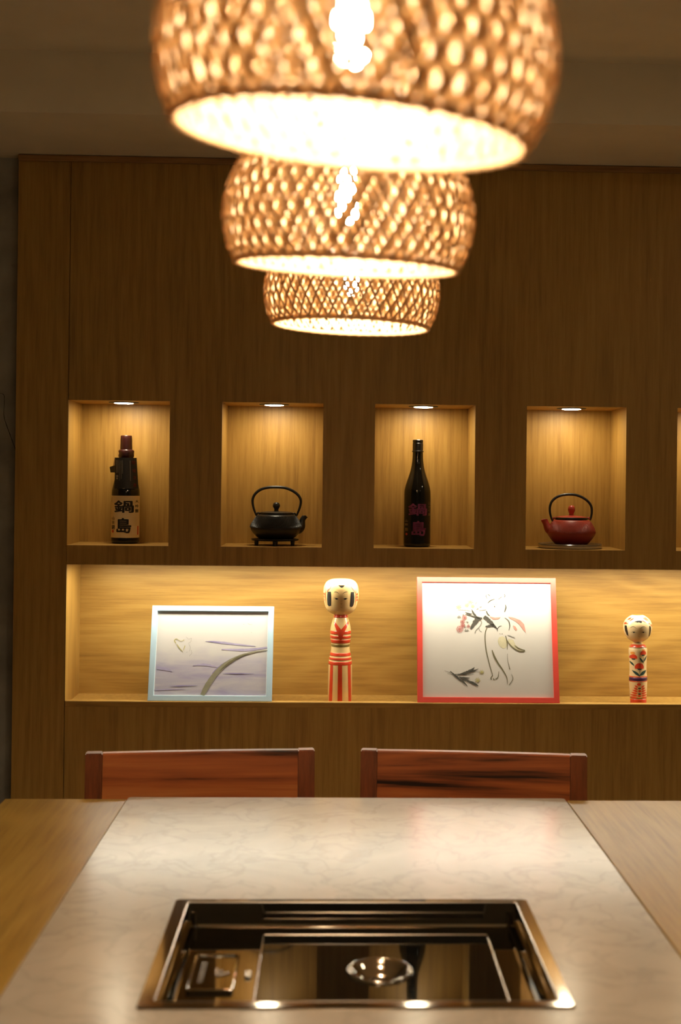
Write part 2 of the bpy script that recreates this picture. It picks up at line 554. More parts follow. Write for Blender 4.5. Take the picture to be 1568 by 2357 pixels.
def wash_paper():
    """Lilac watercolour wash printed on the smaller drawing (paper coordinates, 0..1)."""
    mt, nt, b = mat_base('lilac_wash_paper')
    N, Lk = nt.nodes, nt.links
    tc = N.new('ShaderNodeTexCoord')
    sp = N.new('ShaderNodeSeparateXYZ'); Lk.new(tc.outputs['Generated'], sp.inputs[0])
    mp = N.new('ShaderNodeMapping'); mp.inputs['Scale'].default_value = (2.0, 1.0, 9.0); Lk.new(tc.outputs['Generated'], mp.inputs[0])
    n = N.new('ShaderNodeTexNoise'); n.inputs['Scale'].default_value = 1.3; n.inputs['Detail'].default_value = 5; n.inputs['Distortion'].default_value = 0.8
    Lk.new(mp.outputs[0], n.inputs[0])
    mp2 = N.new('ShaderNodeMapping'); mp2.inputs['Scale'].default_value = (3.0, 1.0, 4.0); Lk.new(tc.outputs['Generated'], mp2.inputs[0])
    n2 = N.new('ShaderNodeTexNoise'); n2.inputs['Scale'].default_value = 1.4; n2.inputs['Detail'].default_value = 4
    Lk.new(mp2.outputs[0], n2.inputs[0])
    # lower half is washed; ragged upper edge near 0.44, lighter band to the right at 0.5..0.6
    a = N.new('ShaderNodeMath'); a.operation = 'MULTIPLY_ADD'; Lk.new(n2.outputs['Fac'], a.inputs[0]); a.inputs[1].default_value = 0.34; a.inputs[2].default_value = -0.17
    c = N.new('ShaderNodeMath'); c.operation = 'ADD'; Lk.new(sp.outputs['Z'], c.inputs[0]); Lk.new(a.outputs[0], c.inputs[1])
    mr = N.new('ShaderNodeMapRange'); mr.inputs['From Min'].default_value = 0.56; mr.inputs['From Max'].default_value = 0.38
    Lk.new(c.outputs[0], mr.inputs['Value'])
    st = N.new('ShaderNodeMapRange'); st.inputs['From Min'].default_value = 0.35; st.inputs['From Max'].default_value = 0.72; st.inputs['To Min'].default_value = 0.35; st.inputs['To Max'].default_value = 1.0
    Lk.new(n.outputs['Fac'], st.inputs['Value'])
    mu = N.new('ShaderNodeMath'); mu.operation = 'MULTIPLY'; Lk.new(mr.outputs[0], mu.inputs[0]); Lk.new(st.outputs[0], mu.inputs[1])
    mx = N.new('ShaderNodeMix'); mx.data_type = 'RGBA'
    mx.inputs[6].default_value = (0.56, 0.52, 0.48, 1); mx.inputs[7].default_value = (0.345, 0.30, 0.415, 1)
    Lk.new(mu.outputs[0], mx.inputs[0]); Lk.new(mx.outputs[2], b.inputs['Base Color'])
    b.inputs['Roughness'].default_value = 0.8
    return mt
M_WASH = wash_paper()
def ink(name, c): return plain(name, c, 0.8, var=0.12, vscale=60)
I_DARK = ink('brush_black', (0.065, 0.058, 0.042))
I_GREY = ink('brush_grey', (0.24, 0.22, 0.18))
I_OLIVE = ink('brush_olive', (0.13, 0.11, 0.05))
I_PINK = ink('brush_pink', (0.56, 0.25, 0.19))
I_YEL = ink('brush_pale_yellow', (0.48, 0.42, 0.22))
I_YEL2 = ink('brush_yellow', (0.42, 0.36, 0.13))
I_LILAC = ink('brush_lilac', (0.26, 0.215, 0.385))
I_LILAC2 = ink('brush_pale_lilac', (0.36, 0.31, 0.44))
I_MUD = ink('brush_mud_green', (0.25, 0.225, 0.14))
I_ROSE = ink('brush_rose', (0.45, 0.13, 0.11))

# ------------------------------------------------------------------ the room
NX0, NW, NP = -0.73204, 0.28074, 0.42505         # niche left edge, width, pitch
NZB, NZT, ND = 1.2141, 1.6156, 0.2007            # niche floor, ceiling, depth
SX0, SX1, SZB, SZF, SZT = -0.7305, 2.30, 0.784, 0.772, 1.1609   # shelf
WX0, WX1, ZS, ZCEIL, YB = -0.875, 2.6, 2.2916, 2.443, -6.2
NN = 5
xs = [WX0, SX0 - 1e-4]
for i in range(NN):
    xs += [NX0 + NP * i, NX0 + NP * i + NW]
xs += [SX1, WX1]
zs_ = [0.0, SZB, SZT, NZB, NZT, ZS]
bm = bmesh.new()
def in_hole(xa, xb, za, zb):
    xm, zm = (xa + xb) / 2, (za + zb) / 2
    if SX0 < xm < SX1 and SZB < zm < SZT:
        return True
    for i in range(NN):
        if NX0 + NP * i < xm < NX0 + NP * i + NW and NZB < zm < NZT:
            return True
    return False
for a, b_ in zip(xs, xs[1:]):
    for c, d in zip(zs_, zs_[1:]):
        if not in_hole(a, b_, c, d):
            quad(bm, (a, 0, c), (b_, 0, c), (b_, 0, d), (a, 0, d))
bmesh.ops.remove_doubles(bm, verts=bm.verts[:], dist=1e-5)
wall_back = struct('wall_back', bm, M_OAK)
wall_back['label'] = 'dark oak veneer wall with lit niches and a long shelf recess'

def recess(x0, x1, z0, z1, d, mat_back, mat_side, floor_z=None):
    fz = z0 if floor_z is None else floor_z
    bk = bmesh.new()
    quad(bk, (x0, d, fz), (x1, d, fz), (x1, d, z1), (x0, d, z1))
    o = obj('niche_back', bk, mat_back, wall_back)
    s = bmesh.new()
    quad(s, (x0, 0, fz), (x0, d, fz), (x0, d, z1), (x0, 0, z1))
    quad(s, (x1, d, fz), (x1, 0, fz), (x1, 0, z1), (x1, d, z1))
    quad(s, (x0, d, z1), (x1, d, z1), (x1, 0, z1), (x0, 0, z1))
    obj('niche_sides', s, mat_side, wall_back)
    f = bmesh.new()
    e = 0.0022                                    # eased front edge of the floor board
    quad(f, (x0, e, fz), (x1, e, fz), (x1, d, fz), (x0, d, fz))
    quad(f, (x0, 0.0003 * 0, fz - e), (x1, 0, fz - e), (x1, e * .3, fz - e * .3), (x0, e * .3, fz - e * .3))
    quad(f, (x0, e * .3, fz - e * .3), (x1, e * .3, fz - e * .3), (x1, e, fz), (x0, e, fz))
    obj('niche_floor', f, mat_side, wall_back)
for i in range(NN):
    x = NX0 + NP * i
    recess(x, x + NW, NZB, NZT, ND, M_OAK, M_OAK)
recess(SX0, SX1, SZB, SZT, ND, M_OAKH, M_OAK, SZF)
obj('shelf_lip', bbox(SX0, SX1, -0.0008, 0.022, SZF - 0.004, SZB, 0.0018, 2), M_OAKH, wall_back)

LX0, YR = -2.3, 0.04                              # the grey wall runs on beyond the oak cladding, set back a little
bm = bmesh.new()
quad(bm, (LX0, YR, 0), (WX0 + 0.01, YR, 0), (WX0 + 0.01, YR, ZS), (LX0, YR, ZS))
wall_rear = struct('wall_rear', bm, M_CONCRETE)
wall_rear['label'] = 'dark grey rendered wall beside the oak cladding with a thin crack'
bm = bmesh.new(); quad(bm, (WX0, 0, 0), (WX0, YR, 0), (WX0, YR, ZS), (WX0, 0, ZS)); obj('cladding_edge', bm, M_OAK, wall_back)
crack_pts = [(-0.9361, 1.634), (-0.9205, 1.6318), (-0.9167, 1.6185), (-0.9174, 1.5736), (-0.9111, 1.5494), (-0.8999, 1.5193), (-0.8887, 1.4891), (-0.8837, 1.477)]
bm = bmesh.new()
P = spline([(x, z, 0) for x, z in crack_pts], 4)
prev = None
for i, p in enumerate(P):
    w = 0.0009 * (0.6 + 0.6 * random.random())
    a = bm.verts.new((p[0] - w, YR - 0.0003, p[1] - w * .4)); b_ = bm.verts.new((p[0] + w, YR - 0.0003, p[1] + w * .4))
    if prev:
        bm.faces.new((prev[0], prev[1], b_, a))
    prev = (a, b_)
obj('crack', bm, M_CRACK, wall_rear)
bm = bmesh.new(); quad(bm, (LX0, YB, 0), (LX0, YR, 0), (LX0, YR, ZCEIL), (LX0, YB, ZCEIL)); struct('wall_left', bm, M_WALLP)
bm = bmesh.new(); quad(bm, (WX1, 0, 0), (WX1, YB, 0), (WX1, YB, ZCEIL), (WX1, 0, ZCEIL)); struct('wall_right', bm, M_WALLP)
bm = bmesh.new(); quad(bm, (WX1, YB, 0), (LX0, YB, 0), (LX0, YB, ZCEIL), (WX1, YB, ZCEIL)); struct('wall_front', bm, M_WALLP)
bm = bmesh.new(); quad(bm, (LX0, YB, 0), (WX1, YB, 0), (WX1, YR, 0), (LX0, YR, 0)); struct('floor', bm, M_FLOOR)
bm = bmesh.new()
YS = -0.425
quad(bm, (LX0, YR, ZS), (WX1, YR, ZS), (WX1, YS, ZS), (LX0, YS, ZS))
quad(bm, (LX0, YS, ZS), (WX1, YS, ZS), (WX1, YS, ZCEIL), (LX0, YS, ZCEIL))
quad(bm, (LX0, YS, ZCEIL), (WX1, YS, ZCEIL), (WX1, YB, ZCEIL), (LX0, YB, ZCEIL))
bmesh.ops.remove_doubles(bm, verts=bm.verts[:], dist=1e-5)
struct('ceiling', bm, M_PLASTER)
tr = struct('trim_1', bbox(WX0 + 0.0005, WX1 - 0.0005, -0.012, -0.0005, ZS - 0.0175, ZS - 0.0015, 0.0015, 1), M_CROWN)
tr['label'] = 'narrow oak strip where the wall meets the soffit'

# ------------------------------------------------------------------ niche downlights and LED strip
DL = ['above the cream-labelled bottle', 'above the black teapot', 'above the black bottle', 'above the red teapot', 'in the niche cut off at the right edge']
for i in range(NN):
    cx = NX0 + NP * i + NW / 2
    t = thing('recessed_downlight', 'small round recessed downlight ' + DL[i], 'downlight', (cx, 0.082, NZT), group='niche downlights')
    obj('housing', lathe([(0.0275, -0.0005), (0.0275, -0.0030), (0.041, -0.0026), (0.0425, -0.0002)], 40), M_DARK, t, True, 40)
    obj('lens', lathe([(0.0, -0.0040), (0.020, -0.0040), (0.0262, -0.0030), (0.0270, -0.0005)], 40), M_SPOT, t, True)
t = thing('led_strip_light', 'warm light strip under the front of the long shelf top', 'strip light', (0, 0.044, SZT))
obj('channel', bbox(SX0 + 0.06, SX1 - 0.02, -0.024, 0.024, -0.0008, -0.0002), M_MOUNT, t)
obj('diffuser', bbox(SX0 + 0.062, SX1 - 0.022, -0.0220, 0.0220, -0.0014, -0.0009), M_LED, t)

M_FILL = emit('opal_fill_glow', FILL_C, FILL_L)  # unseen ceiling lights added to brighten the chairs and the wall front
for lx, ly, lab in ((1.75, -1.5, 'added round opal fill light, out of view over the right side of the room'), (1.75, -3.6, 'added round opal fill light, unseen to the right behind the viewer'), (0.5, -5.0, 'added round opal fill light, unseen straight behind the viewer'), (-0.5, -4.6, 'added round opal fill light, unseen to the left behind the viewer')):
    t = thing('ceiling_fill_light', lab, 'fill light', (lx, ly, ZCEIL), group='added opal fill lights out of view')
    obj('light_body', lathe([(0.098, -0.0005), (0.098, -0.022), (0.090, -0.026)], 40), M_MOUNT, t, True, 40)
    obj('diffuser', lathe([(0.0, -0.034), (0.045, -0.033), (0.075, -0.030), (0.090, -0.0262)], 40), M_FILL, t, True)

# ------------------------------------------------------------------ pendant lamps
NS = 48
LPROF = smooth_prof([(0.136, 0.0), (0.1465, 0.022), (0.152, 0.056), (0.1475, 0.090), (0.134, 0.120), (0.111, 0.145), (0.080, 0.164), (0.045, 0.174)], 6)
arc = [0.0]
for (r0, z0), (r1, z1) in zip(LPROF, LPROF[1:]):
    arc.append(arc[-1] + math.hypot(r1 - r0, z1 - z0))
def lp(s):
    for i in range(len(arc) - 1):
        if s <= arc[i + 1] or i == len(arc) - 2:
            t = (s - arc[i]) / (arc[i + 1] - arc[i])
            t = max(0.0, min(1.0, t))
            r = LPROF[i][0] + (LPROF[i + 1][0] - LPROF[i][0]) * t
            z = LPROF[i][1] + (LPROF[i + 1][1] - LPROF[i][1]) * t
            tr_, tz = LPROF[i + 1][0] - LPROF[i][0], LPROF[i + 1][1] - LPROF[i][1]
            d = math.hypot(tr_, tz)
            return r, z, tz / d, -tr_ / d
SLOPE = 0.53
SMAX = arc[-1]
def splint(bm, sgn, th0, off, w, thick, weave, phase, seg=24, jit=0.0):
    """One bamboo splint climbing the shade.  Ends at the rim and at the crown."""
    rings = []
    for k in range(seg + 1):
        s = SMAX * k / seg
        r, z, nr, nz = lp(s)
        th = th0 + sgn * SLOPE * s / 0.152 + jit * math.sin(s * 60 + th0 * 9) 
        o = off + weave * math.cos(PI * (2 * SLOPE * s / (2 * PI * 0.152 / NS)) + phase)
        ww = w * (0.45 + 0.55 * r / 0.152)
        # in-surface direction across the splint
        ch, cs = math.cos(math.atan(SLOPE)), math.sin(math.atan(SLOPE))
        pts = []
        for du, dn in ((-ww / 2, -thick / 2), (ww / 2, -thick / 2), (ww / 2, thick / 2), (-ww / 2, thick / 2)):
            tha = th + du * ch / r
            sa = max(0.0, min(SMAX, s - sgn * du * cs))
            ra, za, na, nb = lp(sa)
            rr, zz = ra + na * (o + dn), za + nb * (o + dn)
            pts.append(bm.verts.new((rr * math.sin(tha), -rr * math.cos(tha), zz)))
        rings.append(pts)
    for A, B in zip(rings, rings[1:]):
        for k in range(4):
            bm.faces.new((A[k], A[(k + 1) % 4], B[(k + 1) % 4], B[k]))
    bm.faces.new(rings[0][::-1]); bm.faces.new(rings[-1])
    return bm
def mesh_of(bm, name, mat):
    me = bpy.data.meshes.new(name)
    bm.normal_update(); bm.to_mesh(me); bm.free()
    me.materials.append(mat)
    return me
bm = bmesh.new(); splint(bm, 1, 0.0, 0.0022, 0.0050, 0.0010, 0.0010, 0.0); ME_A = mesh_of(bm, 'splint', M_BAMBOO)
bm = bmesh.new(); splint(bm, -1, 0.0, 0.0022, 0.0050, 0.0010, 0.0010, PI); ME_B = mesh_of(bm, 'splint', M_BAMBOO)

def lining_mesh(seed, rz):
    random.seed(seed)
    bm = bmesh.new()
    for k in range(NS):
        for sgn in (1, -1):
            splint(bm, sgn, rz + 2 * PI * (k + 0.5 + random.uniform(-.13, .13)) / NS, -0.0012 - 0.0006 * sgn, random.uniform(0.0055, 0.0084), 0.0007, 0.0004, random.uniform(0, 6), 20, 0.004)
    return mesh_of(bm, 'lining', M_BAMBOO_IN)

def rim_mesh(seed):
    bm = bmesh.new()
    n, mseg = 144, 8
    rings = []
    for i in range(n):
        a = 2 * PI * i / n
        rr = 0.0036 + 0.0007 * math.cos(a * 48)
        rings.append([bm.verts.new(((0.1362 + rr * math.cos(2 * PI * k / mseg)) * math.sin(a), -(0.1362 + rr * math.cos(2 * PI * k / mseg)) * math.cos(a), rr * 1.15 * math.sin(2 * PI * k / mseg))) for k in range(mseg)])
    for i in range(n):
        A, B = rings[i], rings[(i + 1) % n]
        for k in range(mseg):
            bm.faces.new((A[k], A[(k + 1) % mseg], B[(k + 1) % mseg], B[k]))
    return mesh_of(bm, 'rim_binding', M_BAMBOO)

def pendant(label, x, y, z, tilt, pitch, rz, seed):
    t = thing('pendant_lamp', label, 'pendant lamp', (x, y, z), (0, 0, 0), 'woven bamboo pendants over the table')
    shade = link('lamp_shade', lining_mesh(seed, rz), None, t)
    shade['kind'] = 'stuff'
    shade['label'] = 'finer inner weave of the bamboo shade'
    shade.rotation_euler = (pitch, tilt, 0.0)
    for k in range(NS):
        for me in (ME_A, ME_B):
            o = link('splint', me.copy(), None, shade)
            o.rotation_euler = (0, 0, rz + 2 * PI * k / NS + random.uniform(-0.008, 0.008))
    r = link('rim_binding', rim_mesh(seed), None, shade, True)
    obj('crown_ring', lathe([(0.038, 0.176), (0.042, 0.179), (0.048, 0.176), (0.047, 0.171), (0.039, 0.171), (0.038, 0.176)], 32), M_BAMBOO, t, True, 40)
    obj('cross_bar', bbox(-0.040, 0.040, -0.004, 0.004, 0.1700, 0.1740), M_BAMBOO, t)
    obj('lamp_holder', lathe([(0.0, 0.1695), (0.013, 0.1695), (0.013, 0.130), (0.011, 0.122), (0.0, 0.122)], 24), M_MOUNT, t, True, 40)
    obj('bulb', lathe([(0.0, 0.052), (0.007, 0.054), (0.0115, 0.060), (0.0135, 0.070), (0.0130, 0.090), (0.011, 0.106), (0.010, 0.121), (0.0, 0.1215)], 20), M_BULB, t, True)
    obj('cord', tube([(0, 0, 0.181), (0, 0, 0.4), (0, 0, ZCEIL - z - 0.02)], 0.003, 8), M_CORD, t, True)
    obj('ceiling_rose', lathe([(0.0, ZCEIL - z - 0.024), (0.045, ZCEIL - z - 0.022), (0.05, ZCEIL - z - 0.014), (0.05, ZCEIL - z - 0.0005)], 32), M_MOUNT, t, True, 40)
    return t
pendant('nearest and largest-looking woven bamboo pendant lamp, cut off at the top', 0.0110, -2.623, 1.668, 0.075, 0.070, 0.1, 11)
pendant('middle woven bamboo pendant lamp in the row of three', 0.0150, -2.025, 1.6651, 0.034, 0.075, 0.5, 12)
pendant('farthest and lowest-looking woven bamboo pendant lamp of the three', 0.0294, -1.34, 1.6728, 0.030, 0.010, 0.9, 13)
random.seed(21)

# ------------------------------------------------------------------ table
TZ = 0.747
MX0, MX1, MY0, MY1 = -0.409, 0.4890, -2.72, -0.939      # marble
HX0, HX1, HY0, HY1 = -0.2215, 0.2985, -2.002, -1.611     # cut-out for the grill
table = thing('grill_table', 'marble-centred table with pale oak side leaves in front of the wall', 'table', ((MX0 + MX1) / 2, (MY0 + MY1) / 2, 0))
tx, ty = table.location.x, table.location.y
bm = bmesh.new()
gx = [MX0, HX0, HX1, MX1]; gy = [MY0, HY0, HY1, MY1]
for zt in (TZ, TZ - 0.022):
    for i in range(3):
        for j in range(3):
            if i == 1 and j == 1:
                continue
            c = [(gx[i] - tx, gy[j] - ty, zt), (gx[i + 1] - tx, gy[j] - ty, zt), (gx[i + 1] - tx, gy[j + 1] - ty, zt), (gx[i] - tx, gy[j + 1] - ty, zt)]
            quad(bm, *(c if zt == TZ else c[::-1]))
for (ax, ay, bx_, by_) in ((MX0, MY0, MX1, MY0), (MX1, MY0, MX1, MY1), (MX1, MY1, MX0, MY1), (MX0, MY1, MX0, MY0), (HX1, HY0, HX0, HY0), (HX0, HY0, HX0, HY1), (HX0, HY1, HX1, HY1), (HX1, HY1, HX1, HY0)):
    n = 3 if ax in (MX0, MX1, HX0, HX1) else 3
    quad(bm, (ax - tx, ay - ty, TZ - 0.022), (bx_ - tx, by_ - ty, TZ - 0.022), (bx_ - tx, by_ - ty, TZ), (ax - tx, ay - ty, TZ))
bmesh.ops.remove_doubles(bm, verts=bm.verts[:], dist=1e-5)
ce = [e for e in bm.edges if abs(e.verts[0].co.z - e.verts[1].co.z) > 0.01 and all(abs(abs(v.co.x) - (MX1 - MX0) / 2) < 1e-4 and abs(abs(v.co.y) - (MY1 - MY0) / 2) < 1e-4 for v in e.verts)]
bmesh.ops.bevel(bm, geom=ce, offset=0.008, segments=4, profile=0.5, affect='EDGES')
obj('marble_slab', bm, M_MARBLE, table)
obj('side_leaf', bbox(-0.657 - tx, MX0 - 0.0025 - tx, MY0 - ty, MY1 - 0.012 - ty, TZ - 0.030, TZ - 0.0012, 0.0012, 2), M_OAKT, table)
obj('side_leaf', bbox(MX1 + 0.0040 - tx, 0.737 - tx, MY0 - ty, MY1 - 0.012 - ty, TZ - 0.030, TZ - 0.0012, 0.0012, 2), M_OAKT, table)
for q in ((-0.61, 0.69, MY1 - 0.16, MY1 - 0.135), (-0.61, 0.69, MY0 + 0.135, MY0 + 0.16), (-0.61, -0.585, MY0 + 0.16, MY1 - 0.16), (0.665, 0.69, MY0 + 0.16, MY1 - 0.16)):
    obj('apron_rail', bbox(q[0] - tx, q[1] - tx, q[2] - ty, q[3] - ty, TZ - 0.14, TZ - 0.031), M_OAKT, table)
for lx in (-0.61, 0.63):
    for ly in (MY0 + 0.16, MY1 - 0.22):
        obj('leg', bbox(lx - tx, lx + 0.06 - tx, ly - ty, ly + 0.06 - ty, 0.0, TZ - 0.1405, 0.003, 1), M_OAKT, table)

# ------------------------------------------------------------------ grill basin let into the marble
GX, GY = 0.0385, -1.8065
grill = thing('table_grill', 'polished steel grill basin let into the marble tabletop', 'grill', (GX, GY, TZ))
def ring_loop(pts_list, bm=None, close=True):
    """Loft closed rectangles given as lists of 4 corner points."""
    bm = bm or bmesh.new()
    rings = [[bm.verts.new(p) for p in pts] for pts in pts_list]
    n = len(rings[0])
    for A, B in zip(rings, rings[1:]):
        for k in range(n):
            bm.faces.new((A[k], A[(k + 1) % n], B[(k + 1) % n], B[k]))
    return bm
def rr(x0, x1, y0, y1, z, r=0.004, n=4):
    """rounded rectangle, counter-clockwise seen from above"""
    out = []
    for cx, cy, a in ((x1 - r, y0 + r, -PI / 2), (x1 - r, y1 - r, 0), (x0 + r, y1 - r, PI / 2), (x0 + r, y0 + r, PI)):
        for k in range(n + 1):
            t = a + PI / 2 * k / n
            out.append((cx + r * math.cos(t), cy + r * math.sin(t), z))
    return out
OX0, OX1, OY0, OY1 = -0.2345 - GX, 0.3120 - GX, -2.0155 - GY, -1.6000 - GY
IX0, IX1, IY0, IY1 = -0.2155 - GX, 0.2945 - GX, -2.0000 - GY, -1.6130 - GY
FZ = -0.034
# flange, its bright inner edge, the well
obj('flange', ring_loop([rr(OX0, OX1, OY0, OY1, 0.0004, .006), rr(OX0 + .0015, OX1 - .0015, OY0 + .0015, OY1 - .0015, 0.0030, .006), rr(IX0, IX1, IY0, IY1, 0.0030, .005)]), M_STEEL, grill, True, 20)
obj('inner_edge', ring_loop([rr(IX0, IX1, IY0, IY1, 0.0030, .005), rr(IX0 + .0010, IX1 - .0010, IY0 + .0010, IY1 - .0010, 0.0036, .005), rr(IX0 + .0024, IX1 - .0024, IY0 + .0024, IY1 - .0024, 0.0022, .005)]), M_STEELB, grill, True, 50)
W0 = .0024
obj('well_wall', ring_loop([rr(IX0 + W0, IX1 - W0, IY0 + W0, IY1 - W0, 0.0022, .005), rr(IX0 + W0 + .0006, IX1 - W0 - .0006, IY0 + W0, IY1 - W0, -0.012, .005), rr(IX0 + W0 + .009, IX1 - W0 - .009, IY0 + W0, IY1 - W0, -0.0125, .005), rr(IX0 + W0 + .010, IX1 - W0 - .010, IY0 + W0, IY1 - W0, FZ + .003, .005), rr(IX0 + W0 + .013, IX1 - W0 - .013, IY0 + W0 + .003, IY1 - W0 - .003, FZ, .005)]), M_STEELD, grill, True, 25)
# floor with a round hole
BCX, BCY, BR = 0.0742 - GX, -1.812 - GY, 0.0467
def holed(x0, x1, y0, y1, z, r, bm, n=64):
    inner, outer = [], []
    for k in range(n):
        a = 2 * PI * k / n
        c, s = math.cos(a), math.sin(a)
        inner.append(bm.verts.new((BCX + r * c, BCY + r * s, z)))
        tx_ = ((x1 - BCX) if c > 0 else (x0 - BCX)) / c if abs(c) > 1e-9 else 1e9
        ty_ = ((y1 - BCY) if s > 0 else (y0 - BCY)) / s if abs(s) > 1e-9 else 1e9
        t = min(tx_, ty_)
        outer.append([BCX + t * c, BCY + t * s, z])
    # snap the samples nearest each corner on to it
    for cx, cy in ((x0, y0), (x1, y0), (x1, y1), (x0, y1)):
        k = min(range(n), key=lambda q: (outer[q][0] - cx) ** 2 + (outer[q][1] - cy) ** 2)
        outer[k] = [cx, cy, z]
    ov = [bm.verts.new(p) for p in outer]
    for k in range(n):
        j = (k + 1) % n
        bm.faces.new((inner[k], ov[k], ov[j], inner[j]))
    return ov
bm = bmesh.new()
holed(IX0 + W0 + .012, IX1 - W0 - .012, IY0 + W0 + .002, IY1 - W0 - .002, FZ, BR * .96, bm)
obj('basin_floor', bm, M_STEELD, grill)
PX0, PX1, PY0, PY1 = -0.0965 - GX, 0.2435 - GX, -1.985 - GY, -1.6650 - GY
bm = bmesh.new()
ov = holed(PX0 + .0025, PX1 - .0025, PY0 + .0025, PY1 - .0025, FZ + .0045, BR * .97, bm)
obj('hot_plate', bm, M_BGLASS, grill)
obj('plate_edge', ring_loop([rr(PX0, PX1, PY0, PY1, FZ + .0003, .003), rr(PX0, PX1, PY0, PY1, FZ + .0042, .003), rr(PX0 + .0012, PX1 - .0012, PY0 + .0012, PY1 - .0012, FZ + .0054, .003), rr(PX0 + .0034, PX1 - .0034, PY0 + .0034, PY1 - .0034, FZ + .0044, .003)]), M_STEELB, grill, True, 40)
bowl = obj('drain_bowl', lathe([(0.0467, FZ + .0046), (0.0462, FZ + .0072), (0.0435, FZ + .0082), (0.0405, FZ + .0072), (0.036, FZ + .0015), (0.028, FZ - .006), (0.0195, FZ - .010), (0.0180, FZ - .0105), (0.0176, FZ - .0125)], 64), M_STEEL, grill, True, 60)
bowl.location = (BCX, BCY, 0)
o = obj('drain_cup', lathe([(0.0185, FZ - .0115), (0.0185, FZ - .034), (0.0, FZ - .034)], 40), M_DARK, bowl, True, 40)
me_tooth = mesh_of(bbox(-0.0012, 0.0012, 0.0140, 0.0180, FZ - .0125, FZ - .0108), 'drain_tooth', M_STEELB)
for k in range(12):
    o = link('drain_tooth', me_tooth, None, bowl)
    o.rotation_euler = (0, 0, 2 * PI * k / 12)
# side lid with embossed marks
QX0, QX1, QY0, QY1 = -0.1880 - GX, -0.1250 - GX, -1.8790 - GY, -1.7470 - GY
lid = obj('side_lid', ring_loop([rr(QX0 + .004, QX1 - .004, QY0 + .004, QY1 - .004, FZ + .003, .003), rr(QX0 + .0075, QX1 - .0075, QY0 + .0075, QY1 - .0075, FZ + .0026, .003)], None), M_STEELD, grill)
bm = bmesh.new()
f_ = bm.faces.new([bm.verts.new(p) for p in rr(QX0 + .0028, QX1 - .0028, QY0 + .0028, QY1 - .0028, FZ + .0030, .003)])
lid.data = mesh_of(bm, 'side_lid', M_STEELD)
obj('lid_rim', ring_loop([rr(QX0, QX1, QY0, QY1, FZ + .0002, .004), rr(QX0, QX1, QY0, QY1, FZ + .0045, .004), rr(QX0 + .0014, QX1 - .0014, QY0 + .0014, QY1 - .0014, FZ + .0058, .004), rr(QX0 + .0034, QX1 - .0034, QY0 + .0034, QY1 - .0034, FZ + .0048, .004), rr(QX0 + .0036, QX1 - .0036, QY0 + .0036, QY1 - .0036, FZ + .0028, .004)]), M_STEEL, lid, True, 40)
mcx, mcy = (QX0 + QX1) / 2 + .009, (QY0 + QY1) / 2
def emboss(bm, ax, ay, bx_, by_, w):
    d = Vector((bx_ - ax, by_ - ay, 0)); n = Vector((-d.y, d.x, 0)).normalized() * w / 2
    pts = [Vector((ax, ay, 0)) + n, Vector((ax, ay, 0)) - n, Vector((bx_, by_, 0)) - n, Vector((bx_, by_, 0)) + n]
    lo = [bm.verts.new((p.x, p.y, FZ + .0028)) for p in pts]
    hi = [bm.verts.new((p.x, p.y, FZ + .0044)) for p in pts]
    bm.faces.new(hi)
    for k in range(4):
        bm.faces.new((lo[k], lo[(k + 1) % 4], hi[(k + 1) % 4], hi[k]))
for q in ((mcx - .006, mcy + .014, mcx - .003, mcy - .013, .0035), (mcx - .004, mcy - .013, mcx + .013, mcy - .002, .0045), (mcx - .001, mcy + .002, mcx + .003, mcy + .008, .002)):
    em = bmesh.new(); emboss(em, *q); obj('embossed_mark', em, M_STEELB, lid)
em = bmesh.new()
for k in range(7):
    yy = (QY0 + QY1) / 2 + .034 - k * .0105
    emboss(em, QX0 + .012, yy, QX0 + .020, yy + .001, .0022)
    emboss(em, QX0 + .013, yy - .005, QX0 + .019, yy - .003, .0018)
    emboss(em, QX0 + .0155, yy + .002, QX0 + .0165, yy - .005, .0016)
o = obj('embossed_lettering', em, M_STEELB, lid); o['kind'] = 'stuff'
kb = obj('push_button', bbox(-.0045, .0045, -.011, .011, 0, .004, .0018, 3), M_STEELB, grill)
kb.location = (-0.1085 - GX, -1.8165 - GY, FZ)

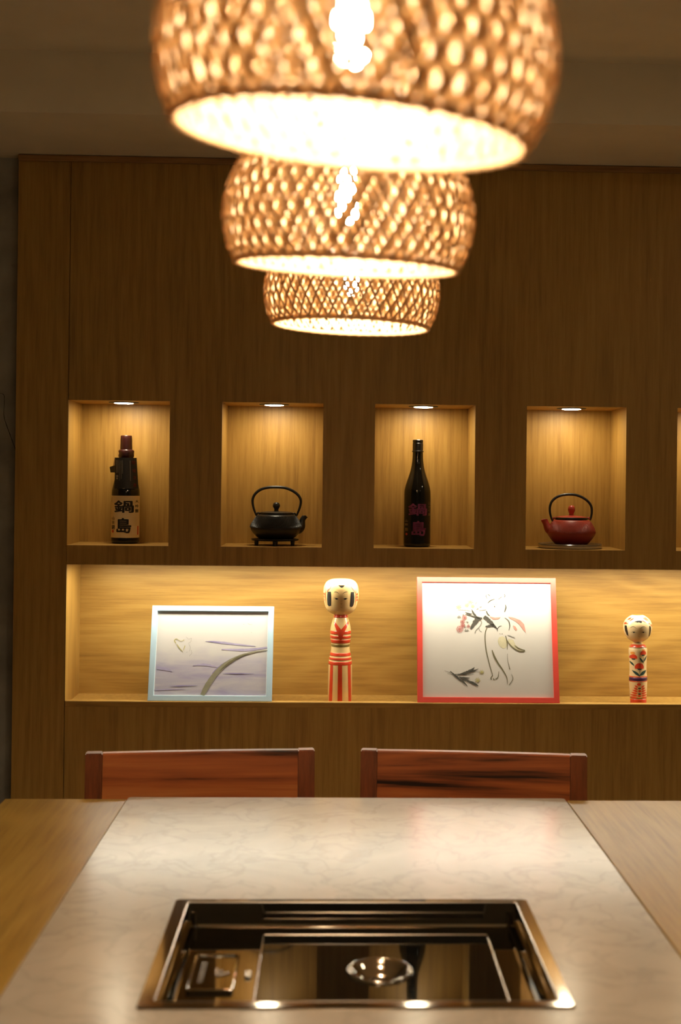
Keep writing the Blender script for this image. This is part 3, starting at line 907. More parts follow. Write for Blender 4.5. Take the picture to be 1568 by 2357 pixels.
# ------------------------------------------------------------------ chairs
def chair(label, x, y, rz):
    W, H, D = 0.492, 0.811, 0.46
    t = thing('dining_chair', label, 'chair', (x, y, 0), (0, 0, rz), 'rosewood chairs on the far side of the table')
    pw = 0.036
    # origin under the middle of the backrest; the seat runs towards -y
    for s in (-1, 1):
        cx = s * (W / 2 - pw / 2)
        bm = bmesh.new()
        for (y0, z0), (y1, z1) in (((0.03, 0.0), (-0.025, 0.44)), ((-0.025, 0.44), (0.0, H))):
            v = [bm.verts.new((cx + dx * pw / 2, yy + dy * 0.0145, zz)) for yy, zz in ((y0, z0), (y1, z1)) for dx, dy in ((-1, -1), (1, -1), (1, 1), (-1, 1))]
            for k in range(4):
                bm.faces.new((v[k], v[(k + 1) % 4], v[4 + (k + 1) % 4], v[4 + k]))
            bm.faces.new(v[:4][::-1]); bm.faces.new(v[4:])
        bmesh.ops.remove_doubles(bm, verts=bm.verts[:], dist=1e-4)
        top = [e for e in bm.edges if all(v.co.z > H - .01 for v in e.verts)]
        bmesh.ops.bevel(bm, geom=top, offset=0.002, segments=2, affect='EDGES')
        obj('back_post', bm, M_ROSE2, t)
        obj('front_leg', bbox(s * (W / 2 - .02) - .018, s * (W / 2 - .02) + .018, -D + .0, -D + .036, 0, 0.425, .003, 1), M_ROSE2, t)
    # curved top panel between the posts
    bm = bmesh.new()
    n = 16
    half = W / 2 - pw - .0008
    z0, z1 = H - 0.215, H - 0.0005
    rings = []
    for i in range(n + 1):
        u = -1 + 2 * i / n
        bow = 0.006 * (1 - u * u) - 0.0015
        xx = u * half
        yt, yb_ = bow, bow - 0.0147
        rings.append([bm.verts.new(p) for p in ((xx, yb_ - .0125, z0), (xx, yb_ + .0115, z0), (xx, yt + .0115, z1 - .003), (xx, yt + .0085, z1), (xx, yt - .0095, z1), (xx, yt - .0125, z1 - .003))])
    for A, B in zip(rings, rings[1:]):
        for k in range(6):
            bm.faces.new((A[k], B[k], B[(k + 1) % 6], A[(k + 1) % 6]))
    bm.faces.new(rings[0]); bm.faces.new(rings[-1][::-1])
    obj('back_panel', bm, M_ROSE, t)
    obj('lower_rail', bbox(-half, half, -0.030, -0.010, 0.49, 0.53, .003, 1), M_ROSE, t)
    obj('seat', bbox(-W / 2 + .004, W / 2 - .004, -D, -0.045, 0.426, 0.456, .006, 2), M_ROSE, t)
    bm = bmesh.new()
    bm.free()
    for q in ((-half, half, -D + .012, -D + .030), (-W / 2 + .014, -W / 2 + .030, -D + .037, -0.042), (W / 2 - .030, W / 2 - .014, -D + .037, -0.042)):
        obj('apron_rail', bbox(*q, 0.365, 0.4255), M_ROSE2, t)
    return t
chair('reddish rosewood chair at the table on the left, below the blue picture frame', -0.2770, -0.785, math.radians(5.8))
chair('reddish rosewood chair at the table on the right, below the red picture frame', 0.3160, -0.785, math.radians(-5.8))

# ------------------------------------------------------------------ sake bottle with the cream label
k1 = 0.1526e-3
b1 = thing('sake_bottle', 'dark sake bottle with cream label, red cap and black neck tag', 'bottle', (-0.5905, 0.128, NZB))
BP1 = smooth_prof([(0.0335, 0.0), (0.0385, 0.004), (0.0397, 0.010), (0.0397, 0.07), (0.0397, 0.140), (0.0375, 0.160), (0.0315, 0.184), (0.0250, 0.203), (0.0190, 0.225), (0.0158, 0.245), (0.0152, 0.270)], 4)
body1 = obj('bottle_glass', lathe(BP1, 56, cap0=True, cap1=True), M_GLASS1, b1, True, 50)
obj('cap', lathe([(0.0168, 0.262), (0.0172, 0.272), (0.0165, 0.300), (0.0162, 0.3072), (0.0150, 0.3090), (0.0, 0.3092)], 40), M_CAP, b1, True, 35)
bm = bmesh.new()
n = 40
wr = [(0.0185, 0.2440), (0.0215, 0.2500), (0.0205, 0.2580), (0.0215, 0.2640), (0.0195, 0.2680), (0.0165, 0.2690)]
lathe(wr, n, bm=bm)
for v in bm.verts:
    a = math.atan2(v.co.x, -v.co.y)
    q = 1 + 0.05 * math.sin(a * 7 + v.co.z * 400) + (0.10 * math.exp(-((a - 1.3) / .35) ** 2))
    v.co.x *= q; v.co.y *= q
obj('neck_wrap', bm, M_CAP, b1, True)
lab1 = obj('label', lathe([(0.0400, 0.0175), (0.0400, 0.050), (0.0400, 0.1000), (0.0400, 0.1370)], 48, -2.0, 2.0), M_LABEL, b1, True)
def U1(x): return (x - 430) * k1
def V1(y): return (2205 - y) * k1
on1 = on_lathe([(0.0400, -1), (0.0400, 1)], 0.0002)
glyphs('brand_character', M_INK, lab1, on1, [('鍋', U1(250), V1(1625), U1(615), V1(1395)), ('島', U1(300), V1(2005), U1(575), V1(1720))], 0.026)
glyphs('small_character', M_INK, lab1, on1, [(ch, U1(636), V1(y0), U1(684), V1(y1)) for ch, y0, y1 in (('大', 1440, 1385), ('吟', 1530, 1470), ('醸', 1622, 1555))], 0.02)
glyphs('small_character', M_INK, lab1, on1, [(ch, U1(xa), V1(y0), U1(xb), V1(y1)) for ch, y0, y1, xa, xb in (('山', 1758, 1700, 200, 258), ('田', 1832, 1778, 202, 255), ('錦', 1940, 1850, 193, 268))], 0.02)
each('tiny_print', M_INK, lab1, on1, [('rect', U1(186), V1(1425 - k * 22), U1(194), V1(1412 - k * 22)) for k in range(4)])
f = Flat(); f.blob(U1(225), V1(1972), 21 * k1, 29 * k1, wob=.08); f.build('seal_mark', M_SEAL, lab1, on1, 0.002)
f = Flat(); f.rect(U1(588), V1(2030), U1(668), V1(1872)); f.build('sticker', M_STICKER, lab1, on1, 0.002)
f = Flat(); f.rect(U1(669), V1(2035), U1(684), V1(1872)); f.build('sticker_edge', M_SEAL, lab1, on1, 0.002)
# hanging tag: a stiff folded card that stands off the shoulder
TR = 0.050
def on_tag(eps):
    def fn(u, v):
        return Vector((u, -math.sqrt(TR * TR - u * u) + 0.0065 - eps - 0.06 * (0.248 - v) * 0, v))
    return fn
f = Flat()
f.poly([(U1(262), V1(600)), (U1(655), V1(600)), (U1(690), V1(1178)), (U1(258), V1(1178))])
card = f.build('neck_tag', M_TAG, b1, on_tag(0), 0.004)
sol = card.modifiers.new('thickness', 'SOLIDIFY'); sol.thickness = 0.0006
glyphs('tag_red_character', M_TAGRED, card, on_tag(.0005), [(ch, U1(x0_), V1(y0), U1(x1_), V1(y1)) for ch, y0, y1, x0_, x1_ in (('開', 722, 655, 575, 632), ('栓', 872, 803, 585, 648), ('注', 1000, 935, 600, 655), ('意', 1140, 1075, 606, 658))], 0.01, 0.004)
f = Flat()
for xc, ya, yb_, w in ((295, 650, 880, 7), (320, 650, 870, 5), (345, 650, 1020, 5), (378, 655, 985, 6), (405, 650, 900, 6), (545, 655, 1030, 7)):
    y = ya
    while y < yb_:
        h = random.uniform(6, 12)
        xo = (y - 650) * 0.03
        f.rect(U1(xc + xo - w / 2), V1(y + h), U1(xc + xo + w / 2), V1(y))
        y += h + random.uniform(3, 6)
o = f.build('tag_small_lettering', M_TAGWHITE, card, on_tag(.0005)); o['kind'] = 'stuff'
glyphs('tag_brand_character', M_TAGWHITE, card, on_tag(.0005), [('鍋', U1(284), V1(960), U1(330), V1(925)), ('島', U1(288), V1(1003), U1(328), V1(965))], 0.02)
f = Flat(); f.stroke([(U1(405), V1(1168)), (U1(438), V1(1173)), (U1(470), V1(1168))], [0, 1.6e-3, 0]); f.build('tag_slot', M_TAGBACK, card, on_tag(.0006))
bm = bmesh.new()
yb0 = -math.sqrt(TR * TR - U1(262) ** 2) + 0.0065
quad(bm, (U1(262), yb0, V1(598)), (U1(245), yb0 + .012, V1(592)), (U1(205), yb0 + .020, V1(765)), (U1(262), yb0, V1(745)))
obj('tag_side', bm, M_TAGBACK, card)
bm = bmesh.new()
vv = [(U1(262), yb0 + .0005, V1(742)), (U1(150), yb0 + .012, V1(775)), (U1(168), yb0 + .012, V1(878)), (U1(262), yb0 + .0005, V1(878))]
quad(bm, *vv)
o = obj('tag_flap', bm, M_TAG, card)
sol = o.modifiers.new('thickness', 'SOLIDIFY'); sol.thickness = 0.003

# ------------------------------------------------------------------ black sake bottle
k2 = 0.1474e-3
b2 = thing('sake_bottle', 'slender black sake bottle with purple lettering', 'bottle', (0.2452, 0.100, NZB))
BP2 = smooth_prof([(0.0320, 0.0), (0.0365, 0.0035), (0.0382, 0.010), (0.0382, 0.08), (0.0382, 0.149), (0.0362, 0.168), (0.0312, 0.186), (0.0247, 0.205), (0.0203, 0.220), (0.0175, 0.234), (0.0156, 0.252), (0.0149, 0.272), (0.0149, 0.280)], 4)
obj('bottle_glass', lathe(BP2, 64, cap0=True, cap1=True), M_GLASS1, b2, True, 50)
obj('cap', lathe([(0.0150, 0.2705), (0.0166, 0.2718), (0.0166, 0.2745), (0.0151, 0.2755), (0.0152, 0.296), (0.0146, 0.2968), (0.0146, 0.2985), (0.0151, 0.2995), (0.0150, 0.3050), (0.0140, 0.3062), (0.0, 0.3064)], 40), M_CAP2, b2, True, 35)
def U2(x): return (x - 532) * k2
def V2(y): return (2190 - y) * k2
on2 = on_lathe([(0.0382, -1), (0.0382, 1)], 0.0003)
glyphs('brand_character', M_PURPLE, b2, on2, [('鍋', U2(345), V2(1580), U2(708), V2(1345)), ('島', U2(410), V2(1970), U2(690), V2(1680))], 0.026)
glyphs('small_character', M_GOLD, b2, on2, [(ch, U2(728), V2(1370 + j * 72), U2(776), V2(1312 + j * 72)) for j, ch in enumerate('純米吟醸')], 0.01)
glyphs('small_character', M_GOLD, b2, on2, [(ch, U2(293), V2(y0), U2(343), V2(y1)) for ch, y0, y1 in (('山', 1708, 1662), ('田', 1775, 1735), ('錦', 1885, 1815))], 0.01)
f = Flat(); f.blob(U2(320), V2(1940), 18 * k2, 24 * k2, wob=.1); f.build('seal_mark', M_SEAL, b2, on2, 0.002)
obj('back_label', lathe([(0.03855, V2(2055)), (0.03855, V2(1250))], 24, 1.42, 2.9), M_LABEL, b2, True)

# ------------------------------------------------------------------ teapots
def hobnails(prof, z0, z1, rows, cnt, size, height):
    bm = bmesh.new()
    for r in range(rows):
        z = z0 + (z1 - z0) * r / (rows - 1)
        R = prof_r(prof, z)
        dz = 0.002
        sl = (prof_r(prof, z + dz) - prof_r(prof, z - dz)) / (2 * dz)
        nl = math.hypot(1, sl)
        nr, nz = 1 / nl, -sl / nl
        for c in range(cnt):
            a = 2 * PI * (c + 0.5 * (r % 2)) / cnt
            ca, sa = math.sin(a), -math.cos(a)
            base = Vector((R * ca, R * sa, z))
            nrm = Vector((nr * ca, nr * sa, nz))
            tu = Vector((-sa, ca, 0)) * -1
            tv = nrm.cross(tu)
            s = size * R / 0.07
            ring = [bm.verts.new(base + (tu * math.cos(PI / 2 * k) + tv * math.sin(PI / 2 * k)) * s) for k in range(4)]
            apex = bm.verts.new(base + nrm * height)
            for k in range(4):
                bm.faces.new((ring[k], ring[(k + 1) % 4], apex))
    return bm

def teapot(name, label, x, y, z, prof, lid, knob, rim, handle, spout_pts, spout_r, spout_flip, mats, hob, loops, hr):
    m_body, m_lid, m_rim, m_handle = mats
    t = thing(name, label, 'teapot', (x, y, z))
    P = smooth_prof(prof, 5)
    body = obj('pot_body', lathe(P, 72, cap0=True), m_body, t, True, 60)
    hb = obj('hobnails', hobnails(P, *hob), m_body, body)
    hb['kind'] = 'stuff'
    obj('lid', lathe(lid, 56), m_lid, t, True, 40)
    if rim:
        obj('lid_rim', lathe(rim, 56), m_rim, t, True, 40)
    obj('lid_knob', lathe(smooth_prof(knob, 4), 32), m_lid, t, True, 60)
    hp = spline([(p[0], 0.0, p[1]) for p in handle], 5)
    hn = len(hp)
    rad = [hr * (0.55 + 0.45 * math.sin(PI * min(1, max(0, i / (hn - 1)))) ** 0.5) for i in range(hn)]
    obj('handle', tube(hp, rad, 14, side=(0, 1, 0)), m_handle, t, True, 60)
    for lx, lz in loops:
        lo = [(lx, -0.0035 * math.cos(a), lz + 0.0045 * math.sin(a) * 1.2) for a in [PI * k / 10 for k in range(11)]]
        lp_ = [(lx + 0.0045 * math.cos(PI * k / 10), 0.0, lz + 0.0065 * math.sin(PI * k / 10)) for k in range(11)]
        obj('handle_lug', tube(lp_, 0.0026, 8), m_body, t, True, 60)
    sp = spline([(p[0], 0.0, p[1]) for p in spout_pts], 5)
    sr = spline([(r, 0) for r in spout_r], 5)
    bm = tube(sp, [q[0] for q in sr], 18, caps=False, side=(0, 1, 0))
    # slanted mouth
    zt = spout_pts[-1][1]
    for v in bm.verts:
        if v.co.z > zt - 0.0001:
            v.co.z = zt
    o = obj('spout', bm, m_body, t, True, 60)
    s_ = o.modifiers.new('thickness', 'SOLIDIFY'); s_.thickness = 0.0015; s_.offset = -1
    return t

kk = 0.1345e-3
def KX(x): return (x - 703) * kk
def KZ(y): return (1292 - y) * kk
KXC = -0.1580
trivet = thing('trivet', 'black iron trivet with stub legs under the black teapot', 'trivet', (KXC - 0.003, 0.105, NZB))
obj('trivet_plate', lathe([(0.0, 0.0135), (0.060, 0.0135), (0.0660, 0.0142), (0.0680, 0.0168), (0.0668, 0.0190), (0.062, 0.0195), (0.0, 0.0195)], 48), M_IRON, trivet, True, 50)
for a in (-62, 2, 62, 180):
    A = math.radians(a)
    o = obj('trivet_leg', lathe([(0.0, 0.0002), (0.0052, 0.0002), (0.0058, 0.004), (0.0062, 0.0136), (0.0, 0.0137)], 16), M_IRON, trivet, True, 50)
    rr_ = 0.058
    o.location = (rr_ * math.sin(A), -rr_ * math.cos(A), 0)
teapot('teapot', 'black cast-iron hobnail teapot standing on a trivet', KXC, 0.105, NZB + 0.0196,
       [(0.044, 0.0), (0.052, 0.0022), (0.0635, 0.0125), (0.0715, 0.024), (0.0735, 0.0315), (0.0720, 0.038), (0.0668, 0.047), (0.0590, 0.0595), (0.0545, 0.0655), (0.0490, 0.0680), (0.0462, 0.0685)],
       [(0.0462, 0.0680), (0.0470, 0.0690), (0.0468, 0.0738), (0.0445, 0.0750), (0.030, 0.0768), (0.008, 0.0778), (0.0, 0.0778)],
       [(0.0072, 0.0770), (0.0062, 0.0805), (0.0066, 0.0850), (0.0096, 0.0895), (0.0103, 0.0945), (0.0085, 0.1000), (0.0045, 0.1030), (0.0, 0.1036)],
       None,
       [(KX(283), KZ(815)), (KX(232), KZ(690)), (KX(200), KZ(560)), (KX(200), KZ(455)), (KX(250), KZ(350)), (KX(360), KZ(260)), (KX(520), KZ(213)), (KX(700), KZ(203)), (KX(880), KZ(216)), (KX(1040), KZ(275)), (KX(1160), KZ(365)), (KX(1218), KZ(470)), (KX(1210), KZ(590)), (KX(1172), KZ(710)), (KX(1128), KZ(815))],
       [(KX(1090), KZ(1090)), (KX(1180), KZ(1085)), (KX(1235), KZ(1040)), (KX(1252), KZ(960)), (KX(1262), KZ(890)), (KX(1300), KZ(830)), (KX(1325), KZ(800))],
       [0.0150, 0.0142, 0.0115, 0.0092, 0.0082, 0.0080, 0.0088], False,
       (M_IRON, M_IRON, M_IRON, M_IRON), (0.0325, 0.0635, 14, 96, 0.0017, 0.0024), [(KX(320), KZ(800)), (KX(1082), KZ(805))], 0.0042)

kr = 0.150e-3
def RX(x): return (x - 817) * kr
def RZ(y): return (1178 - y) * kr
RXC = 0.6912
tray = thing('round_tray', 'round glazed plate with dark rim under the red teapot', 'plate', (RXC - 0.0035, 0.106, NZB))
obj('plate_side', lathe([(0.0, 0.0003), (0.080, 0.0003), (0.0900, 0.0020), (0.0910, 0.0065), (0.0905, 0.0092)], 64), M_TRAYSIDE, tray, True, 40)
obj('plate_top', lathe([(0.0905, 0.0092), (0.0912, 0.0118), (0.0890, 0.0135), (0.0850, 0.0128), (0.0780, 0.0118), (0.0, 0.0118)], 64), M_TRAYTOP, tray, True, 40)
teapot('teapot', 'red cast-iron teapot with black handle on a round plate', RXC, 0.106, NZB + 0.0120,
       [(0.044, 0.0), (0.0480, 0.0015), (0.0570, 0.0110), (0.0660, 0.0240), (0.0690, 0.0300), (0.0694, 0.0345), (0.0672, 0.0430), (0.0620, 0.0540), (0.0560, 0.0630), (0.0510, 0.0680), (0.0450, 0.0692)],
       [(0.0445, 0.0762), (0.0435, 0.0778), (0.030, 0.0800), (0.009, 0.0818), (0.0, 0.0818)],
       [(0.0095, 0.0812), (0.0070, 0.0840), (0.0068, 0.0880), (0.0092, 0.0935), (0.0103, 0.1000), (0.0088, 0.1065), (0.0050, 0.1105), (0.0, 0.1112)],
       [(0.0450, 0.0690), (0.0464, 0.0700), (0.0464, 0.0756), (0.0445, 0.0766)],
       [(RX(452), RZ(745)), (RX(418), RZ(650)), (RX(400), RZ(560)), (RX(402), RZ(460)), (RX(440), RZ(360)), (RX(530), RZ(282)), (RX(650), RZ(240)), (RX(780), RZ(228)), (RX(910), RZ(240)), (RX(1040), RZ(290)), (RX(1145), RZ(370)), (RX(1200), RZ(460)), (RX(1210), RZ(560)), (RX(1198), RZ(650)), (RX(1180), RZ(722))],
       [(RX(470), RZ(900)), (RX(400), RZ(905)), (RX(360), RZ(870)), (RX(335), RZ(810)), (RX(310), RZ(755)), (RX(290), RZ(705))],
       [0.0160, 0.0140, 0.0112, 0.0095, 0.0092, 0.0104], True,
       (M_RED_IRON, M_RED_LID, M_CAP2, M_IRON), (0.0335, 0.0655, 18, 130, 0.0011, 0.0007), [(RX(490), RZ(720)), (RX(1142), RZ(715))], 0.0040)

# ------------------------------------------------------------------ kokeshi dolls
SH = SZF
q1 = 0.1665e-3
kd = thing('kokeshi_doll', 'tall kokeshi doll with red stripes between the two picture frames', 'doll', (0.0295, 0.084, SH))
def H1(y): return (2225 - y) * q1 + 0.009
def X1(x): return (x - 465) * q1
KB1 = smooth_prof([(0.0345, 0.0), (0.0342, 0.060), (0.0336, 0.100), (0.0318, 0.123), (0.0280, 0.142), (0.0262, 0.158), (0.0272, 0.170), (0.0288, 0.183), (0.0294, 0.200), (0.0275, 0.216), (0.0225, 0.234), (0.0197, 0.243), (0.0190, 0.249)], 4)
KH1 = smooth_prof([(0.0, 0.2475), (0.017, 0.2480), (0.030, 0.2530), (0.0415, 0.2640), (0.0470, 0.2800), (0.0502, 0.3000), (0.0502, 0.3160), (0.0478, 0.3300), (0.0400, 0.3425), (0.0250, 0.3490), (0.0, 0.3505)], 4)
bd = obj('doll_body', lathe(KB1, 56, cap0=True), M_KOKWOOD, kd, True, 60)
hd = obj('doll_head', lathe(KH1, 56), M_KOKWOOD, kd, True)
def band(prof, z0, z1, mat, parent, name='painted_band', eps=0.00035):
    n = 5
    pr = [(prof_r(prof, z0), z0)] + [(prof_r(prof, z0 + (z1 - z0) * k / n) + eps, z0 + (z1 - z0) * k / n) for k in range(n + 1)] + [(prof_r(prof, z1), z1)]
    return obj(name, lathe(pr, 48), mat, parent, True)
for a, b_ in ((1115, 1058), (1188, 1142), (1265, 1208), (1485, 1432), (1552, 1512), (1635, 1578)):
    band(KB1, H1(a), H1(b_), M_KOKRED, bd)
band(KB1, H1(835), H1(785), M_KOKRED, bd, 'collar_band')
band(KB1, H1(1328), H1(1288), M_KOKOLIVE, bd, 'waist_band')
onb = on_lathe(KB1, 0.0004)
zb0 = 0.0006
each('skirt_stripe', M_KOKRED, bd, onb, [('poly', [(X1(xc), zb0), (X1(xd), zb0), (X1(xb), H1(1632)), (X1(xa), H1(1632))]) for xa, xb, xc, xd in ((296, 342, 274, 332), (425, 495, 424, 505), (592, 642, 612, 660))], 0.004)
f = Flat()
f.poly([(X1(352), H1(900)), (X1(352), H1(950)), (X1(400), H1(1060)), (X1(448), H1(1210)), (X1(480), H1(1210)), (X1(535), H1(1060)), (X1(598), H1(940)), (X1(598), H1(890)), (X1(560), H1(930)), (X1(472), H1(1030)), (X1(380), H1(920))])
f.build('kimono_collar', M_KOKRED, bd, onb, 0.004)
onh = on_lathe(KH1, 0.0004)
f = Flat()
f.poly([(X1(234), H1(385)), (X1(290), H1(380)), (X1(296), H1(500)), (X1(296), H1(620)), (X1(262), H1(635)), (X1(236), H1(615)), (X1(226), H1(520)), (X1(228), H1(440))])
f.build('side_hair', M_KOKBLACK, hd, onh, 0.004)
f = Flat()
f.poly([(X1(628), H1(383)), (X1(684), H1(385)), (X1(692), H1(480)), (X1(690), H1(560)), (X1(672), H1(625)), (X1(640), H1(645)), (X1(615), H1(625)), (X1(624), H1(500))])
f.build('side_hair', M_KOKBLACK, hd, onh, 0.004)
f = Flat(); f.poly([(X1(415), H1(268)), (X1(525), H1(268)), (X1(505), H1(295)), (X1(470), H1(308)), (X1(440), H1(292))]); f.build('forelock', M_KOKBLACK, hd, onh, 0.004)
for s, pts in ((1, [(340, 392), (365, 380), (395, 385), (430, 412)]), (-1, [(580, 378), (550, 378), (520, 388), (487, 413)])):
    f = Flat(); f.stroke([(X1(a), H1(b_)) for a, b_ in pts], [0.0003, 0.0014, 0.0014, 0.0003]); f.build('eyebrow', M_KOKBLACK, hd, onh)
for pts, cx in (([(338, 488), (375, 486), (420, 496)], 388), ([(492, 500), (540, 487), (582, 494)], 534)):
    f = Flat(); f.stroke([(X1(a), H1(b_)) for a, b_ in pts], [0.0002, 0.0013, 0.0004]); f.blob(X1(cx), H1(498), 24 * q1, 12 * q1); f.build('eye', M_KOKBLACK, hd, onh)
each('nose', M_KOKNOSE, hd, onh, [('stroke', [(X1(452), H1(578)), (X1(470), H1(585)), (X1(488), H1(575))], [0.0002, 0.0010, 0.0002])])
each('mouth', M_KOKNOSE, hd, onh, [('stroke', [(X1(448), H1(640)), (X1(470), H1(644)), (X1(490), H1(640))], [0.0002, 0.0008, 0.0002])])
hs = []
for k in range(9):
    x = 275 + k * 8; hs.append(('stroke', [(X1(x - 60), H1(420 - k * 12)), (X1(x - 25), H1(335 - k * 9)), (X1(x + 40), H1(268 - k * 2))], [0.0004, 0.0012, 0.0003]))
    x = 650 - k * 8; hs.append(('stroke', [(X1(x + 58), H1(420 - k * 12)), (X1(x + 25), H1(335 - k * 9)), (X1(x - 40), H1(268 - k * 2))], [0.0004, 0.0012, 0.0003]))
for s_, xb in ((-1, 205), (1, 712)):
    hs.append(('stroke', [(X1(xb), H1(350)), (X1(xb + s_ * 4), H1(450)), (X1(xb - s_ * 6), H1(630))], [0.0006, 0.0022, 0.0003]))
    for k in range(3):
        hs.append(('blob', X1(xb + s_ * 28), H1(430 + k * 50), 14 * q1, 20 * q1))
each('red_hair_stroke', M_KOKRED, hd, onh, hs, 0.005)

q2 = 0.1197e-3
ke = thing('kokeshi_doll', 'small kokeshi doll with painted red flowers at the right end of the shelf', 'doll', (0.8850, 0.080, SH + 0.0008), (0, -0.020, 0))
def H2(y): return (2240 - y) * q2 + 0.008
def XB(x): return (x - 632) * q2
def XH(x): return (x - 612) * q2
KB2 = smooth_prof([(0.0226, 0.0), (0.0232, 0.012), (0.0242, 0.032), (0.0258, 0.062), (0.0254, 0.074), (0.0242, 0.090), (0.0240, 0.108), (0.0250, 0.130), (0.0262, 0.148), (0.0258, 0.157), (0.0222, 0.165), (0.0150, 0.171), (0.0100, 0.174)], 4)
KH2 = smooth_prof([(0.0, 0.1735), (0.0085, 0.1740), (0.0160, 0.1775), (0.0285, 0.1860), (0.0365, 0.1980), (0.0405, 0.2140), (0.0398, 0.2280), (0.0340, 0.2400), (0.0215, 0.2500), (0.0130, 0.2530), (0.0, 0.2532)], 4)
bd = obj('doll_body', lathe(KB2, 48, cap0=True), M_KOKWOOD2, ke, True, 60)
hd = obj('doll_head', lathe(KH2, 48), M_KOKWOOD2, ke, True)
band(KB2, H2(952), H2(888), M_KOKRED, bd, 'collar_band')
band(KB2, H2(970), H2(958), M_KOKOLIVE, bd)
band(KB2, H2(1662), H2(1640), M_KOKRED, bd)
band(KB2, H2(1748), H2(1668), M_KOKPURPLE, bd, 'waist_band')
band(KB2, H2(1768), H2(1752), M_KOKRED, bd)
band(KB2, H2(2178), H2(2150), M_KOKOLIVE, bd)
band(KB2, 0.0006, H2(2184), M_KOKRED, bd, 'foot_band')
onb = on_lathe(KB2, 0.0004)
for cx, cy, r in ((490, 1190, 78), (716, 1098, 78), (622, 1420, 108)):
    f = Flat()
    f.poly([(XB(cx + r * math.cos(a) * (1.0 + .02 * math.sin(9 * a))), H2(cy - r * .95 * math.sin(a))) for a in [-.35 + (PI + .7) * k / 20 for k in range(21)]])
    f.build('flower', M_KOKRED, bd, onb, 0.003)
each('flower_cup', M_KOKGREEN, bd, onb, [('poly', [(XB(cx - r), H2(cy)), (XB(cx + r), H2(cy)), (XB(cx + r * .5), H2(cy + 34)), (XB(cx - r * .5), H2(cy + 34))]) for cx, cy, r in ((490, 1212, 46), (718, 1118, 50), (625, 1450, 64))], 0.003)
each('leaf', M_KOKGREEN, bd, onb, [('leaf', XB(505), H2(1390), XB(412), H2(1275), .0046), ('leaf', XB(720), H2(1315), XB(615), H2(1180), .0050), ('leaf', XB(722), H2(1295), XB(826), H2(1145), .0050), ('leaf', XB(628), H2(1630), XB(455), H2(1492), .0070), ('leaf', XB(628), H2(1610), XB(805), H2(1495), .0090)], 0.003)
each('stem', M_KOKGREEN, bd, onb, [('stroke', [(XB(726), H2(1180)), (XB(722), H2(1330))], .0008), ('stroke', [(XB(627), H2(1505)), (XB(628), H2(1650))], .0009)], 0.003)
each('green_dot', M_KOKGREEN, bd, onb, [('blob', XB(615), H2(1922), 36 * q2, 18 * q2), ('blob', XB(615), H2(2055), 34 * q2, 18 * q2)], 0.003)
pf = [('blob', XB(602), H2(1825), 46 * q2, 34 * q2), ('blob', XB(618), H2(1985), 32 * q2, 30 * q2), ('blob', XB(612), H2(2100), 36 * q2, 30 * q2)]
for j in range(6):
    yy = 1870 + j * 50
    w = 40 + j * 22
    pf.append(('leaf', XB(615 - 40), H2(yy + 30), XB(615 - 70 - w), H2(yy - 20 + j * 8), .0050))
    pf.append(('leaf', XB(615 + 40), H2(yy + 30), XB(615 + 90 + w), H2(yy - 20 + j * 8), .0050))
each('petal', M_KOKRED, bd, onb, pf, 0.003)
each('bud_tint', M_KOKORANGE, bd, onb, [('blob', XB(475), H2(1085), 46 * q2, 34 * q2), ('blob', XB(720), H2(1010), 44 * q2, 20 * q2)], 0.003)
onh = on_lathe(KH2, 0.0004)
f = Flat(); f.poly([(XH(282), H2(425)), (XH(312), H2(425)), (XH(322), H2(520)), (XH(345), H2(630)), (XH(355), H2(685)), (XH(318), H2(645)), (XH(288), H2(560)), (XH(278), H2(490))]); f.build('side_hair', M_KOKBLACK, hd, onh, 0.004)
f = Flat(); f.poly([(XH(828), H2(440)), (XH(850), H2(430)), (XH(880), H2(460)), (XH(888), H2(540)), (XH(878), H2(640)), (XH(862), H2(688)), (XH(826), H2(690)), (XH(834), H2(560))]); f.build('side_hair', M_KOKBLACK, hd, onh, 0.004)
f = Flat(); f.poly([(XH(470), H2(325)), (XH(540), H2(302)), (XH(600), H2(293)), (XH(648), H2(318)), (XH(640), H2(345)), (XH(610), H2(352)), (XH(570), H2(332)), (XH(545), H2(345)), (XH(510), H2(335))]); f.build('forelock', M_KOKBLACK, hd, onh, 0.004)
for pts in ([(366, 482), (410, 445), (460, 442), (515, 488)], [(592, 488), (630, 452), (685, 438), (750, 465)]):
    f = Flat(); f.stroke([(XH(a), H2(b_)) for a, b_ in pts], [0.0002, 0.0010, 0.0010, 0.0002]); f.build('eyebrow', M_KOKBLACK, hd, onh)
for cx in (452, 672):
    f = Flat(); f.stroke([(XH(cx - 70), H2(590)), (XH(cx - 20), H2(565)), (XH(cx + 20), H2(565)), (XH(cx + 75), H2(588))], [0.0001, 0.0007, 0.0007, 0.0001]); f.blob(XH(cx), H2(574), 22 * q2, 15 * q2); f.build('eye', M_KOKBLACK, hd, onh)
each('nose', M_KOKNOSE, hd, onh, [('stroke', [(XH(560), H2(655)), (XH(580), H2(690)), (XH(600), H2(690))], [0.0002, 0.0007, 0.0002])])
each('mouth', M_KOKNOSE, hd, onh, [('stroke', [(XH(560), H2(735)), (XH(590), H2(742)), (XH(615), H2(735))], [0.0002, 0.0008, 0.0002])])
each('red_hair_stroke', M_KOKRED, hd, onh, [('stroke', [(XH(a), H2(b_)) for a, b_ in pts], [0.0004, 0.0026, 0.0003]) for pts in ([(440, 235), (390, 270), (340, 300)], [(480, 250), (430, 280), (370, 320)], [(330, 345), (290, 370), (262, 400)], [(345, 370), (300, 385), (270, 412)], [(720, 230), (780, 270), (830, 320)], [(690, 250), (740, 275), (800, 330)], [(620, 300), (690, 315), (745, 350)], [(800, 380), (840, 378), (868, 385)], [(860, 400), (905, 425), (930, 470)])], 0.004)
